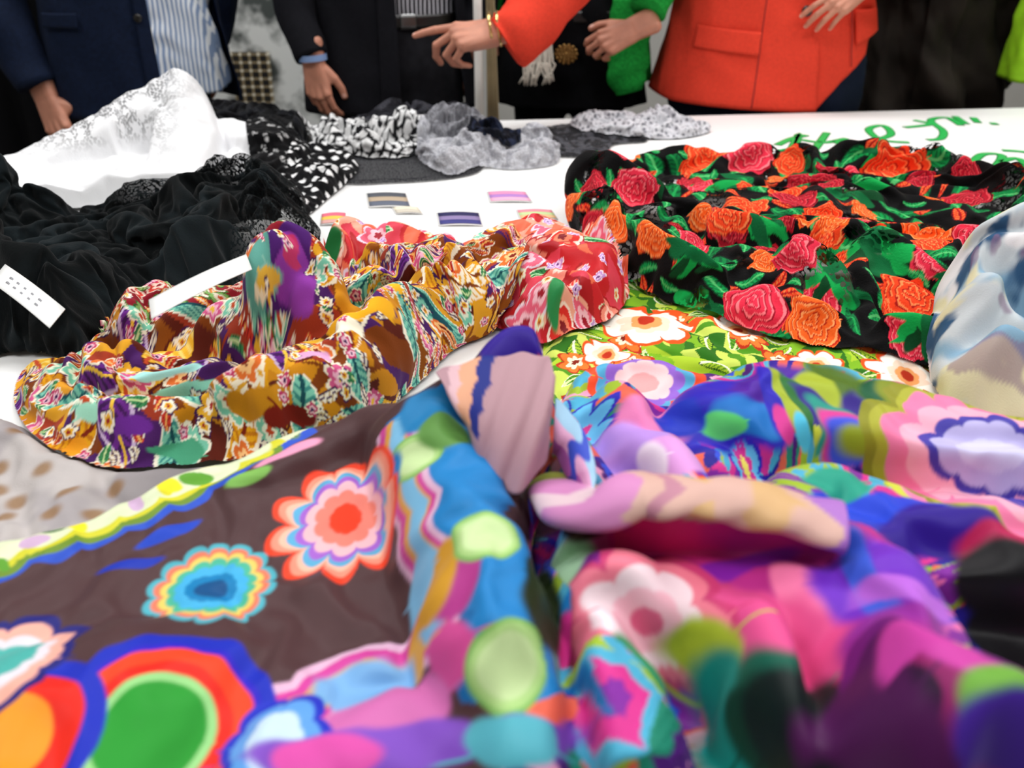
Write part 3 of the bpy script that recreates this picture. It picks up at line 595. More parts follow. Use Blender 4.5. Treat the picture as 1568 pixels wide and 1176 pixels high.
# ================================================================ ROOM
wallm=simple('wall_paint','#cfcdc8',.8,.04,3)
floorm=simple('floor_vinyl','#5d574f',.5,.15,6)
ceilm=simple('ceiling_paint','#e6e5e0',.85,.02,2)
X0,X1,Y0,Y1,ZC=-3.6,3.8,-2.6,4.6,2.9
box('floor',(X0,Y0,-.08),(X1,Y1,0),floorm)
box('ceiling',(X0,Y0,ZC),(X1,Y1,ZC+.08),ceilm)
box('wall_back',(X0,Y1,0),(X1,Y1+.1,ZC),wallm)
box('wall_front',(X0,Y0-.1,0),(X1,Y0,ZC),wallm)
box('wall_left',(X0-.1,Y0,0),(X0,Y1,ZC),wallm)
box('wall_right',(X1,Y0,0),(X1+.1,Y1,ZC),wallm)
bbm=simple('baseboard_paint','#8d8a84',.5,.05)
box('baseboard_back',(X0,Y1-.015,0),(X1,Y1,.09),bbm)
lm=simple('lamp_diffuser','#fffdf5',.5,emit=1.5)
frm=simple('lamp_frame','#dddddd',.4)
for lx,ly in((-1.7,.0),(.1,.0),(1.9,.0),(-1.7,2.0),(.1,2.0),(1.9,2.0)):
    e=empty('ceiling_lamp',(lx,ly,ZC-.03))
    box('lamp_frame',(lx-.62,ly-.32,ZC-.05),(lx+.62,ly+.32,ZC),frm,e,.005)
    box('lamp_diffuser',(lx-.59,ly-.29,ZC-.056),(lx+.59,ly+.29,ZC-.05),lm,e)
    L=bpy.data.lights.new('panel_light','AREA');L.shape='RECTANGLE';L.size=1.15;L.size_y=.55
    L.energy=23 if ly>1 else 20;L.color=(.985,.99,1)
    o=bpy.data.objects.new('panel_light',L);o.location=(lx,ly,ZC-.07);link(o,e)
w=bpy.data.worlds.new('World');scene.world=w;w.use_nodes=True
w.node_tree.nodes['Background'].inputs[0].default_value=(.9,.95,1,1);w.node_tree.nodes['Background'].inputs[1].default_value=.3
# ================================================================ TABLE
tabm=simple('white_tablecloth_paper','#efefee',.45,.015,8,.05,60)
legm=simple('table_leg_steel','#8c8f92',.35,metal=.8)
back=lambda x:1.955+.112*(x+.04)
tb=empty('display_table',(0.4,1.0,0))
prism('tabletop',[(-.93,.16),(1.9,.16),(1.9,back(1.9)),(-.93,back(-.93))],TZ-.03,TZ,tabm,tb,.003)
for lx,ly in((-.86,.24),(1.8,.24),(-.86,1.75),(1.8,2.0)):
    box('table_leg',(lx-.025,ly-.025,0),(lx+.025,ly+.025,TZ-.03),legm,tb,.003)
# ================================================================ paper tags, colour cards, writing
paper=simple('white_card','#f0f0ee',.5,.01);ink=simple('grey_print','#8b8b90',.6,.02)
def quad(name,c,mat,parent=None,th=.0006):
    c=[np.array(p) for p in c];v=[];f=[];n=8;m=4
    for j in range(m+1):
        for i in range(n+1):
            s,t=i/n,j/m;p=(c[0]*(1-s)+c[1]*s)*(1-t)+(c[3]*(1-s)+c[2]*s)*t
            p=p+np.array([0,0,.002*math.sin(s*3.1)]);v.append(p)
    for j in range(m):
        for i in range(n):
            a=j*(n+1)+i;f.append((a,a+1,a+n+2,a+n+1))
    o=meshobj(name,v,f,mat,parent);md=o.modifiers.new('s','SOLIDIFY');md.thickness=th;return o
def tag(cs,up,lines):
    pts=[hit(u,v) for u,v in cs];z=max(p[2] for p in pts)
    pts=[np.array(list(P(u,v,z+up-TZ))+[z+up]) for u,v in cs]
    c0=sum(pts)/4;e=empty('paper_label',tuple(c0));quad('card',pts,paper,e)
    for k in range(lines):
        t=.35+.25*k
        L=lambda s,t:(pts[0]*(1-s)+pts[1]*s)*(1-t)+(pts[3]*(1-s)+pts[2]*s)*t+np.array([0,0,.0008])
        for q_ in range(5):
            a=.18+.12*q_;quad('printed_line',[L(a,t),L(a+.09,t),L(a+.09,t+.08),L(a,t+.08)],ink,e,.0002)
tag([(8,405),(100,474),(76,503),(-14,432)],.002,2)
tag([(228,460),(377,390),(386,413),(232,489)],.002,0)
def card(cs,cols):
    b=[np.array(list(P(u,v,.0015))+[TZ+.0015]) for u,v in cs];e=empty('colour_swatch_card',tuple(sum(b)/4))
    quad('sheet',b,paper,e,.0004)
    L=lambda s,t:(b[0]*(1-s)+b[1]*s)*(1-t)+(b[3]*(1-s)+b[2]*s)*t+np.array([0,0,.0012])
    n=len(cols)
    for k,c in enumerate(cols):
        quad('swatch',[L(.03,.06+.88*k/n),L(.97,.06+.88*k/n),L(.97,.06+.88*(k+1)/n),L(.03,.06+.88*(k+1)/n)],simple('swatch_'+c,c,.6,.02),e,.0002)
card([(560,296),(622,296),(630,318),(564,318)],['#4c5058','#b9a58c','#5f6676'])
card([(745,294),(805,294),(816,310),(750,310)],['#e890b8','#b080c8','#f0b0cc'])
card([(668,326),(734,326),(740,346),(672,346)],['#1a1a50','#8a7aa8','#3a3a80'])
card([(492,328),(530,326),(530,345),(490,345)],['#e86880','#f0c850','#e0a8a0'])
card([(600,318),(640,318),(648,328),(606,328)],['#e8e0c8','#d0c8b8'])
card([(790,322),(845,322),(855,336),(796,336)],['#f490a0','#c8e0a0','#f0c890'])
gm=simple('green_marker_ink','#12a848',.6,.05)
cu=bpy.data.curves.new('green_handwriting','CURVE');cu.dimensions='3D';cu.bevel_depth=.0095;cu.bevel_resolution=1
for st in [[(1190,222),(1212,212),(1235,207)],[(1212,228),(1224,204),(1216,226)],[(1228,214),(1262,218),(1296,212)],[(1248,228),(1266,203)],[(1275,216),(1300,222),(1330,216),(1364,206),(1352,192),(1330,198),(1350,214),(1392,218)],[(1385,195),(1425,190),(1400,184)],[(1420,214),(1440,212),(1444,200),(1425,184),(1450,180),(1472,192)],[(1462,178),(1480,190)],[(1490,180),(1498,188)],[(1520,188),(1525,191)],[(1480,260),(1500,268),(1514,262)],[(1488,250),(1505,236),(1534,238),(1522,256),(1498,254)],[(1530,248),(1555,242),(1570,252),(1555,266)],[(1535,230),(1575,234),(1595,250)]]:
    sp=cu.splines.new('POLY');pp=catmull([P(u,v,.001) for u,v in st],5,False);sp.points.add(len(pp)-1)
    for q,p in zip(sp.points,pp):q.co=(p[0],p[1],0,1)
cu.materials.append(gm);go=bpy.data.objects.new('green_handwriting',cu);go.location=(0,0,TZ+.001);go.scale=(1,1,.1);link(go)
# ================================================================ PEOPLE
skin=simple('skin','#bd8068',.55,.15,25,.2,350);skin.node_tree.nodes['Principled BSDF'].inputs['Subsurface Weight'].default_value=.08
nailm=simple('finger_nail','#d8a494',.3,.02)
def hull(spheres):
    bm=bmesh.new()
    for c,r in spheres:
        m=bmesh.ops.create_icosphere(bm,subdivisions=2,radius=r)
        bmesh.ops.translate(bm,verts=m['verts'],vec=Vector(c))
    res=bmesh.ops.convex_hull(bm,input=bm.verts)
    gi=[e for e in res['geom_interior'] if isinstance(e,bmesh.types.BMVert)]
    bmesh.ops.delete(bm,geom=gi,context='VERTS')
    bm.faces.ensure_lookup_table();bm.verts.index_update()
    v=[x.co.copy() for x in bm.verts];f=[[q.index for q in fa.verts] for fa in bm.faces];bm.free();return v,f
def merge(parts,M=None):
    V=[];Fc=[]
    for v,f in parts:
        o=len(V);V+=[(M@Vector(p)) if M else Vector(p) for p in v];Fc+=[[i+o for i in q] for q in f]
    return V,Fc
def hand(parent,wrist,fdir,back,curls,thumb=(35,20,25),flip=1,size=1.0,spread=5,fore=.05,name='hand'):
    y=Vector(fdir).normalized();z=Vector(back);z=(z-y*z.dot(y)).normalized();x=y.cross(z)*1.0
    M=Matrix.Translation(Vector(wrist))@Matrix((x,y,z)).transposed().to_4x4()@Matrix.Diagonal((flip*size,size,size,1))
    parts=[];nails=[]
    kn=[(.030,.088,.002),(.010,.094,.004),(-.010,.090,.003),(-.028,.080,0)]
    wr=[((.018,.0,0),.017),((-.016,.0,0),.016)]
    parts.append(hull(wr+[((k[0],k[1],k[2]-.002),.0115) for k in kn]))
    parts.append(hull([((.014,.012,-.006),.017),((-.018,.014,-.006),.015),((.02,.07,-.008),.012),((-.022,.066,-.008),.012)]))
    parts.append(hull([((.018,.0,0),.018),((-.014,.0,0),.018),((.018,-fore,0),.021),((-.014,-fore,0),.021)]))
    lens=[(.042,.026,.02),(.046,.029,.021),(.043,.027,.02),(.034,.021,.018)];rad=[.0092,.0094,.0088,.0078]
    for i in range(4):
        p=Vector(kn[i]);az=math.radians((1.5-i)*spread);a=0
        parts.append(hull([((kn[i][0],kn[i][1],kn[i][2]+.003),rad[i]*1.15),((kn[i][0]*.6,.03,.006),.007)]))
        for j in range(3):
            a+=math.radians(curls[i][j])
            d=Vector((math.sin(az)*math.cos(a),math.cos(az)*math.cos(a),-math.sin(a)))
            q=p+d*lens[i][j];r0=rad[i]*(1-.09*j);r1=rad[i]*(1-.09*(j+1))
            parts.append(hull([(p,r0*1.08),(p+d*lens[i][j]*.5,r0*.92),(q,r1)]))
            if j==2:
                nrm=Vector((0,math.sin(a),math.cos(a)));nails.append((q-d*.004+nrm*r1*.72,d,nrm,r1))
            p=q
    a0,a1,a2=[math.radians(t) for t in thumb];p=Vector((.024,.022,-.006))
    d0=Vector((math.sin(a0+.35),math.cos(a0+.35),-.35)).normalized();q=p+d0*.038
    parts.append(hull([(p,.017),(q,.0125),((.016,.03,-.006),.016),((.022,.06,-.004),.010)]));parts.append(hull([(p,.017),(q,.0118)]))
    d1=Vector((math.sin(a0+.35-a1),math.cos(a0+.35-a1),-.4)).normalized();q2=q+d1*.032;parts.append(hull([(q,.0118),(q2,.0105)]))
    d2=Vector((math.sin(a0+.35-a1-a2),math.cos(a0+.35-a1-a2),-.3)).normalized();q3=q2+d2*.024;parts.append(hull([(q2,.0108),(q3,.009)]))
    nails.append((q3-d2*.003+Vector((.003,0,.0075)),d2,Vector((.4,0,1)).normalized(),.009))
    V,Fc=merge(parts,M)
    o=meshobj(name,V,Fc,skin,parent)
    r=o.modifiers.new('r','REMESH');r.mode='VOXEL';r.voxel_size=.0021;r.use_smooth_shade=True
    s=o.modifiers.new('s','SMOOTH');s.iterations=3;s.factor=.6
    np_=[]
    for c,d,n,r in nails:
        sx=d.cross(n).normalized();vs=[];fs=[]
        for jj in range(5):
            for ii in range(5):
                a=(ii/4-.5)*2;b=(jj/4-.5)*2;k=math.sqrt(max(0,1-.35*b*b))
                vs.append(Vector(c)+sx*a*r*.62*k+Vector(d)*b*.006+Vector(n)*(r*.26*(1-a*a)))
        for jj in range(4):
            for ii in range(4):
                q=jj*5+ii;fs.append((q,q+1,q+6,q+5))
        np_.append((vs,fs))
    V,Fc=merge(np_,M);meshobj(name+'_nails',V,Fc,nailm,parent);return M
def sec(S,z):
    S=np.array(S);S=S[np.argsort(S[:,0])];return [np.interp(z,S[:,0],S[:,k]) for k in range(1,S.shape[1])]
def gar(name,parent,cx,cy,yaw,S,a0,a1,zb,zt,mat,off=0,wr=.006,seed=1,nth=90,nz=60,th=.004,closed=False):
    zbf=zb if callable(zb) else (lambda a:zb);ztf=zt if callable(zt) else (lambda a:zt)
    c,s=math.cos(yaw),math.sin(yaw)
    A=np.linspace(a0,a1,nth+1);zb_=np.array([zbf(a) for a in A]);zt_=np.array([ztf(a) for a in A])
    J=np.arange(nz+1)/nz
    z=zb_[None,:]+(zt_-zb_)[None,:]*J[:,None];Ag=np.repeat(A[None,:],nz+1,0)
    rx,ry=sec(S,z)
    w=wr*fbm(Ag*2.2+seed,z*7.+Ag*1.5+seed,3,seed)+wr*.7*np.sin(Ag*9+z*14+seed)*np.maximum(0,1.05-z)*2+wr*.5*np.abs(np.sin(z*26+Ag*3+3*fbm(Ag*1.5,z*5,2,seed)))**2*ss(vn(Ag*1.3+seed,z*4,seed+4),.4,.8)
    ca,sa=np.cos(Ag),np.sin(Ag);e=.88
    px=(rx+off+w)*np.sign(sa)*np.abs(sa)**e;py=-(ry+off+w)*np.sign(ca)*np.abs(ca)**e
    V=np.stack([(cx+px*c-py*s).ravel(),(cy+px*s+py*c).ravel(),z.ravel()],1).tolist()
    n=nth+1;Fc=[(j*n+i,j*n+i+1,(j+1)*n+i+1,(j+1)*n+i) for j in range(nz) for i in range(nth)]
    o=meshobj(name,V,Fc,mat,parent)
    if th:
        m=o.modifiers.new('s','SOLIDIFY');m.thickness=th;m.offset=0
    return o
def tube(name,parent,pts,rad,mat,n=28,wr=.004,seed=3,steps=8,flat=1.0,cap=True):
    Q3=catmull([tuple(p)+(r,) for p,r in zip(pts,rad)],steps,False);V=[];N=len(Q3);up=Vector((0,1,.2)).normalized()
    for i in range(N):
        a=Vector(Q3[max(i-1,0)][:3]);b=Vector(Q3[min(i+1,N-1)][:3]);d=(b-a).normalized();x=d.cross(up).normalized();y=x.cross(d)
        if wr:
            kk=np.arange(n);f1=fbm(np.where(kk<n/2,kk/n*6.,(1-kk/n)*6.)+seed,np.full(n,i*.35),2,seed)
        for k in range(n):
            t=2*math.pi*k/n;w=wr*(float(f1[k])+.6*math.sin(i*.9+2.5*math.sin(t+seed))) if wr else 0
            r=Q3[i][3]+w;V.append(Vector(Q3[i][:3])+x*math.cos(t)*r+y*math.sin(t)*r*flat)
    Fc=[(i*n+k,i*n+(k+1)%n,(i+1)*n+(k+1)%n,(i+1)*n+k) for i in range(N-1) for k in range(n)]
    if cap:Fc+=[tuple(range(n))[::-1],tuple((N-1)*n+k for k in range(n))]
    return meshobj(name,V,Fc,mat,parent)
def spt(cx,cy,yaw,S,a,z,off):
    rx,ry=sec(S,z);ca,sa=math.cos(a),math.sin(a)
    px=(rx+off)*math.copysign(abs(sa)**.88,sa);py=-(ry+off)*math.copysign(abs(ca)**.88,ca);c,s=math.cos(yaw),math.sin(yaw)
    return Vector((cx+px*c-py*s,cy+px*s+py*c,z))
def button(parent,p,nrm,r,mat):
    bm=bmesh.new();bmesh.ops.create_uvsphere(bm,u_segments=16,v_segments=8,radius=r)
    for v in bm.verts:v.co.z*=.35
    me=bpy.data.meshes.new('button');bm.to_mesh(me);bm.free();me.materials.append(mat)
    o=bpy.data.objects.new('button',me);o.matrix_world=Matrix.Translation(p)@Vector(nrm).to_track_quat('Z','Y').to_matrix().to_4x4()
    link(o,parent)
hairg=simple('grey_hair','#6b625a',.7,.3,60);hairb=simple('brown_hair','#3b281c',.7,.3,60);eyew=simple('eye','#2a1c14',.2);lipm=simple('lips','#a8564c',.5)
def head(parent,cx,cy,yaw,z,mat_h,long=False):
    bm=bmesh.new();bmesh.ops.create_uvsphere(bm,u_segments=40,v_segments=28,radius=1)
    for v in bm.verts:
        x,y,zz=v.co
        jaw=1-.28*max(0,-zz)**1.3
        nose=.20*math.exp(-((x/.16)**2))*math.exp(-((zz+.12)/.22)**2)*(1 if y<0 else 0)
        eye=-.06*math.exp(-(((abs(x)-.36)/.16)**2))*math.exp(-((zz-.08)/.12)**2)*(1 if y<0 else 0)
        v.co=Vector((x*.077*jaw,(y*.098*(jaw*.5+.5))-(nose+eye)*.098,zz*.12))
    me=bpy.data.meshes.new('head');bm.to_mesh(me);bm.free();me.materials.append(skin);me.polygons.foreach_set('use_smooth',[True]*len(me.polygons))
    T=Matrix.Translation((cx,cy,z))@Matrix.Rotation(yaw,4,'Z')@Matrix.Rotation(.35,4,'X')
    o=bpy.data.objects.new('head',me);o.matrix_world=T;link(o,parent)
    def add(nm,parts,m):
        V,Fc=merge(parts,T);meshobj(nm,V,Fc,m,parent)
    add('ears',[hull([((sx*.078,.0,.02),.012),((sx*.08,.005,-.02),.009)]) for sx in(-1,1)],skin)
    add('eyes',[hull([((sx*.028,-.086,.01),.009)]) for sx in(-1,1)],eyew)
    add('mouth',[hull([((-.018,-.088,-.06),.005),((0,-.093,-.058),.006),((.018,-.088,-.06),.005)])],lipm)
    hp=[hull([((0,.02,.05),.088),((0,-.02,.07),.07),((0,.04,-.01),.075)])]
    if long:hp.append(hull([((0,.05,0),.075),((0,.06,-.12),.06)]))
    add('hair',hp,mat_h)
def body(parent,cx,cy,yaw,trm,topm,hair,long=False,shoe='#1a1512'):
    c,s=math.cos(yaw),math.sin(yaw)
    def L(x,y,z):return (cx+x*c-y*s,cy+x*s+y*c,z)
    S=[(.74,.165,.115),(.85,.18,.125),(.95,.172,.12),(1.05,.158,.112),(1.2,.168,.115),(1.34,.195,.12),(1.42,.19,.105),(1.48,.11,.08),(1.52,.055,.055),(1.6,.05,.05)]
    parts=[]
    for sx in(-1,1):
        parts.append(hull([(L(sx*.085,0,.86),.095),(L(sx*.09,0,.5),.065)]));parts.append(hull([(L(sx*.09,0,.5),.065),(L(sx*.095,.01,.1),.048)]))
    parts.append(hull([(L(-.075,0,.98),.09),(L(.075,0,.98),.09),(L(-.085,0,.84),.095),(L(.085,0,.84),.095)]))
    V,Fc=merge(parts);o=meshobj('trousers',V,Fc,trm,parent);r=o.modifiers.new('r','REMESH');r.mode='VOXEL';r.voxel_size=.012;r.use_smooth_shade=True
    m=o.modifiers.new('s','SMOOTH');m.iterations=6
    sh=simple('shoe_leather',shoe,.35);parts=[hull([(L(sx*.095,.03,.045),.042),(L(sx*.1,-.14,.033),.032),(L(sx*.1,-.18,.028),.026)]) for sx in(-1,1)]
    V,Fc=merge(parts);meshobj('shoes',V,Fc,sh,parent)
    gar('torso_shirt',parent,cx,cy,yaw,S,-math.pi,math.pi,.93,1.5,topm,0,.003,5,60,40,0)
    gar('neck',parent,cx,cy,yaw,S,-math.pi,math.pi,1.46,1.62,skin,-.004,0,5,30,8,0)
    head(parent,*L(0,-.03,0)[:2],yaw,1.68,hair,long)
# ---- man in navy jacket (left)
navy=simple('navy_wool','#0d172c',.9,.25,120,.3,500,spec=.15)
def stripes(name,a,b,sc,axis='X',w=.5):
    m,nt,bs=newmat(name);tc=nt.nodes.new('ShaderNodeTexCoord');wv=nt.nodes.new('ShaderNodeTexWave');wv.bands_direction=axis
    wv.inputs['Scale'].default_value=sc;wv.inputs['Distortion'].default_value=.6;wv.inputs['Detail'].default_value=0
    r=nt.nodes.new('ShaderNodeValToRGB');r.color_ramp.interpolation='CONSTANT';r.color_ramp.elements[0].color=list(hexl(a))+[1];r.color_ramp.elements[1].color=list(hexl(b))+[1];r.color_ramp.elements[1].position=w
    nt.links.new(tc.outputs['Object'],wv.inputs['Vector']);nt.links.new(wv.outputs['Fac'],r.inputs['Fac']);nt.links.new(r.outputs['Color'],bs.inputs['Base Color']);bs.inputs['Roughness'].default_value=.7;return m
shirt1=stripes('blue_striped_cotton','#7d92b4','#dde2e8',34)
dkbtn=simple('dark_button','#15120f',.3)
JS=[(.70,.235,.16),(.80,.228,.158),(.95,.21,.15),(1.05,.2,.145),(1.2,.205,.145),(1.36,.225,.145),(1.44,.2,.12),(1.5,.09,.08)]
black=simple('black_trouser_cloth','#0c0c0f',.85,.2,80,.2,400,spec=.1)
a=.42;cx,cy=-1.01,2.2;e=empty('man_in_navy_jacket',(cx,cy,0))
body(e,cx,cy,a,black,shirt1,hairg)
gar('untucked_shirt',e,cx,cy,a,JS,-.6,1.9,lambda t:.83-.05*math.cos(t-.8),1.2,shirt1,-.008,.018,8)
gar('jacket',e,cx,cy,a,JS,1.35-2*math.pi,.12,.74,1.49,navy,.012,.008,9)
gar('chest_flap_pocket',e,cx,cy,a,JS,-1.0,-.5,.965,1.0,navy,.026,.001,2,20,6)
gar('front_edge',e,cx,cy,a,JS,.02,.14,.75,1.3,navy,.018,.004,2,6,40)
button(e,spt(cx,cy,a,JS,.04,.985,.03),(0,-1,0),.011,dkbtn)
w1=R(70,150,2.02)
tube('sleeve',e,[(-1.24,2.2,1.42),(-1.29,2.15,1.2),(-1.27,2.06,1.0),(w1.x-.01,w1.y,w1.z+.03)],[.075,.068,.062,.05],navy,wr=.005,seed=5)
hand(e,w1,(.35,-.25,-1),(-.2,-1,.1),[(20,25,15)]*4,flip=-1,size=.95)
tube('sleeve_far',e,[(-.83,2.28,1.42),(-.82,2.36,1.2),(-.84,2.38,1.0),(-.87,2.36,.88)],[.072,.065,.055,.045],navy,seed=7)
hand(e,(-.87,2.36,.87),(0,0,-1),(1,0,0),[(20,25,15)]*4,flip=1,size=.95,name='hand_far')
# ---- man in black suit
blk=simple('black_suit_wool','#121217',.9,.2,120,.3,500,spec=.12);sh2=stripes('dark_striped_shirt','#14141b','#b8b8c0',30,w=.8)
belt=simple('leather_belt','#080707',.35);steel=simple('buckle_steel','#6a6a6a',.3,metal=1)
cx,cy,a=-.34,2.26,.15;e=empty('man_in_black_suit',(cx,cy,0));body(e,cx,cy,a,black,sh2,hairg)
S2=[(.74,.2,.13),(.85,.2,.14),(.95,.19,.14),(1.05,.18,.135),(1.5,.18,.13)]
gar('trouser_front',e,cx,cy,a,S2,-2,2,.74,.955,simple('charcoal_trousers','#1c1c20',.9,.2,60,spec=.1),.0,.010,12)
gar('shirt_front',e,cx,cy,a,S2,-1.5,1.5,.975,1.3,sh2,.002,.004,13)
gar('belt',e,cx,cy,a,S2,-2,2,.952,.985,belt,.008,0,13,60,4,.004)
gar('belt_buckle',e,cx,cy,a,S2,.12,.32,.95,.988,steel,.014,0,13,8,4,.003)
gar('jacket',e,cx,cy,a,JS,.95-2*math.pi,.05,.73,1.49,blk,.006,.007,14)
gar('front_edge',e,cx,cy,a,JS,-.08,.07,.74,1.3,blk,.014,.004,2,6,40)
wm=R(479,95,2.08)
tube('sleeve',e,[(-.54,2.24,1.42),(-.57,2.2,1.2),(-.555,2.13,1.0),(wm.x,wm.y,wm.z+.012)],[.072,.062,.052,.042],blk,wr=.003,seed=15)
tube('shirt_cuff',e,[(wm.x,wm.y,wm.z+.02),(wm.x+.001,wm.y,wm.z+.004)],[.036,.036],simple('pale_blue_cuff','#7a94c0',.7),wr=0,cap=False)
hand(e,wm,(.12,-.1,-1),(-.35,-1,0),[(22,28,18),(26,30,18),(28,32,18),(32,34,18)],thumb=(18,20,15),flip=-1,size=.95,spread=2)
tube('sleeve_far',e,[(-.13,2.3,1.42),(-.09,2.33,1.2),(-.09,2.32,1.0),(-.12,2.28,.9)],[.072,.064,.055,.043],blk,seed=17)
hand(e,(-.12,2.28,.89),(0,0,-1),(1,-.3,0),[(20,25,15)]*4,flip=1,size=.9,name='hand_far')
# ---- woman in green jacket
green=simple('green_boucle','#1e9038',.95,.3,150,.3,200,spec=.1);gold=simple('antique_gold','#a07a44',.4,.3,200,.8,300,metal=.8)
cx,cy,a=.17,2.38,-.1;e=empty('woman_in_green_jacket',(cx,cy,0));bk=simple('black_knit','#0e0e11',.95,.2,100,spec=.08)
body(e,cx,cy,a,bk,bk,hairb,long=True)
S3=[(.7,.22,.15),(.85,.215,.155),(.95,.2,.15),(1.05,.19,.145),(1.4,.19,.13)]
gar('black_tunic',e,cx,cy,a,S3,-math.pi,math.pi,.72,1.4,bk,.0,.012,22)
JG=[(.70,.24,.17),(.85,.23,.17),(1.05,.215,.16),(1.36,.215,.14),(1.44,.19,.12),(1.5,.09,.08)]
gar('jacket',e,cx,cy,a,JG,.8,2*math.pi-1.9,.79,1.49,green,.0,.008,23)
gar('waist_belt',e,cx,cy,a,S3,-1.6,1.6,.955,.985,belt,.006,0,13,60,4,.004)
bc=R(867,83,2.2)
parts=[hull([((bc.x,bc.y,bc.z),.006)])]
for r_,n_,s_ in((.028,14,.005),(.018,10,.005),(.009,6,.0045)):
    for k in range(n_):
        t=2*math.pi*k/n_;parts.append(hull([((bc.x+r_*math.cos(t),bc.y,bc.z+r_*math.sin(t)*.85),s_)]))
parts.append(hull([((bc.x+.024*math.cos(t),bc.y+.004,bc.z+.020*math.sin(t)),.003) for t in np.linspace(0,6.28,14)]))
V,Fc=merge(parts);meshobj('ornate_buckle',V,Fc,gold,e)
wool=simple('cream_fringe','#d0c9bc',.9,.1,90);ft=R(822,70,2.17)
for k in range(26):
    x=ft.x-.038+.076*k/25;tube('fringe_strand',e,[(x*1.0,2.19+.004*random.random(),1.3),(x,2.17,ft.z),(x+random.uniform(-.012,.012),2.165,ft.z-.05),(x+random.uniform(-.02,.02),2.16,ft.z-.085-random.random()*.02)],[.004,.0034,.003,.002],wool,6,0,steps=3)
wg=R(972,45,2.1)
tube('sleeve',e,[(.37,2.36,1.42),(.40,2.3,1.2),(.385,2.17,1.08),(wg.x+.03,wg.y+.01,wg.z+.045)],[.075,.065,.056,.048],green,wr=.004,seed=25)
gd=[R(968,0,2.24),R(964,60,2.22),R(960,110,2.2),R(965,140,2.2)]
tube('jacket_front_drape',e,gd,[.055,.058,.055,.04],green,wr=.005,seed=27,flat=.5)
hand(e,wg,(-.9,-.1,-.4),(-.1,-1,.45),[(35,45,25),(40,50,25),(45,52,25),(48,55,25)],thumb=(22,15,20),flip=1,size=.95,spread=3)
tube('sleeve_far',e,[(-.03,2.4,1.42),(-.07,2.43,1.2),(-.06,2.43,1.0),(-.05,2.4,.9)],[.07,.062,.052,.042],green,seed=29)
hand(e,(-.05,2.4,.89),(0,0,-1),(-1,0,0),[(20,25,15)]*4,flip=-1,size=.84,name='hand_far')
# ---- woman in red jacket
red=simple('coral_red_wool','#dd4230',.97,.08,150,.25,600,spec=.08);jeans=simple('dark_denim','#121b2f',.85,.25,200,spec=.15)
cx,cy,a=.71,2.26,.05;e=empty('woman_in_red_jacket',(cx,cy,0));body(e,cx,cy,a,jeans,red,hairb,long=True)
SJ=[(.5,.2,.14),(.74,.27,.19),(.86,.275,.19),(1.0,.24,.16)]
gar('jeans_hip',e,cx,cy,a,SJ,-math.pi,math.pi,.6,1.0,jeans,-.01,.008,31)
SR=[(.70,.325,.21),(.76,.315,.205),(.85,.292,.195),(.95,.27,.18),(1.04,.25,.17),(1.2,.235,.16),(1.36,.22,.145),(1.44,.19,.12),(1.5,.09,.08)]
def hemr(t):
    return .755+.19*max(0,min(1,(t-.18)/.85))**.85
gar('jacket_left_panel',e,cx,cy,a,SR,-math.pi,.17,lambda t:.752+.02*abs(t/1.5) if t<0 else .75,1.49,red,.006,.007,32,120,60,.006)
gar('jacket_right_panel',e,cx,cy,a,SR,.1,math.pi,hemr,1.49,red,.0,.008,33,120,60,.006)
gar('pocket_flap',e,cx,cy,a,SR,-.95,-.28,lambda t:.90-.02*(t+.6),lambda t:.955-.02*(t+.6),red,.016,.001,2,24,8,.006)
gar('pocket_flap',e,cx,cy,a,SR,.55,.95,lambda t:.91+.08*(t-.5),lambda t:1.0,red,.014,.001,2,20,8,.006)
for t in(-.28,.5):gar('dart_seam',e,cx,cy,a,SR,t,t+.012,.76 if t<0 else .86,1.3,simple('seam_red','#9a1e16',.8),.0095,.007,32 if t<0 else 33,2,40,.001)
button(e,spt(cx,cy,a,SR,.04,1.0,.018),(0,-1,0),.014,dkbtn)
wp=R(760,44,1.84);el=R(915,-75,1.95)
tube('sleeve',e,[(.5,2.2,1.42),(.38,2.1,1.32),el,R(850,-12,1.9),(wp.x+.06,wp.y+.01,wp.z-.002),(wp.x+.02,wp.y,wp.z-.03)],[.078,.075,.070,.068,.068,.064],red,wr=.004,seed=35)
hand(e,wp+Vector((.01,0,-.005)),(-1,-.1,-.14),(-.1,-.55,.85),[(2,8,6),(30,50,30),(50,65,35),(55,65,35)],thumb=(20,15,15),flip=1,size=1.1,spread=4,fore=.06,name='pointing_hand')
brac=simple('gold_bracelet','#d8b878',.25,.1,metal=.9)
for dx,rr in((.006,.037),(-.012,.036)):
    bpy.ops.mesh.primitive_torus_add(major_radius=rr,minor_radius=.0035,major_segments=40,minor_segments=8,location=wp+Vector((dx,0,0)),rotation=(0,math.radians(82),0))
    o=bpy.context.object;o.name='bracelet';o.data.materials.append(brac);o.parent=e;o.matrix_parent_inverse=e.matrix_world.inverted()
wh=R(1322,-22,2.02)
tube('sleeve_far',e,[(.93,2.25,1.42),(1.02,2.2,1.22),(1.04,2.1,1.1),(wh.x+.03,wh.y,wh.z+.03)],[.078,.068,.058,.046],red,seed=37)
hand(e,wh,(-.8,-.15,-.55),(-.3,-1,.5),[(12,20,12),(20,28,14),(26,34,14),(30,38,14)],thumb=(20,10,10),flip=1,size=.88,spread=5,name='hand_relaxed')
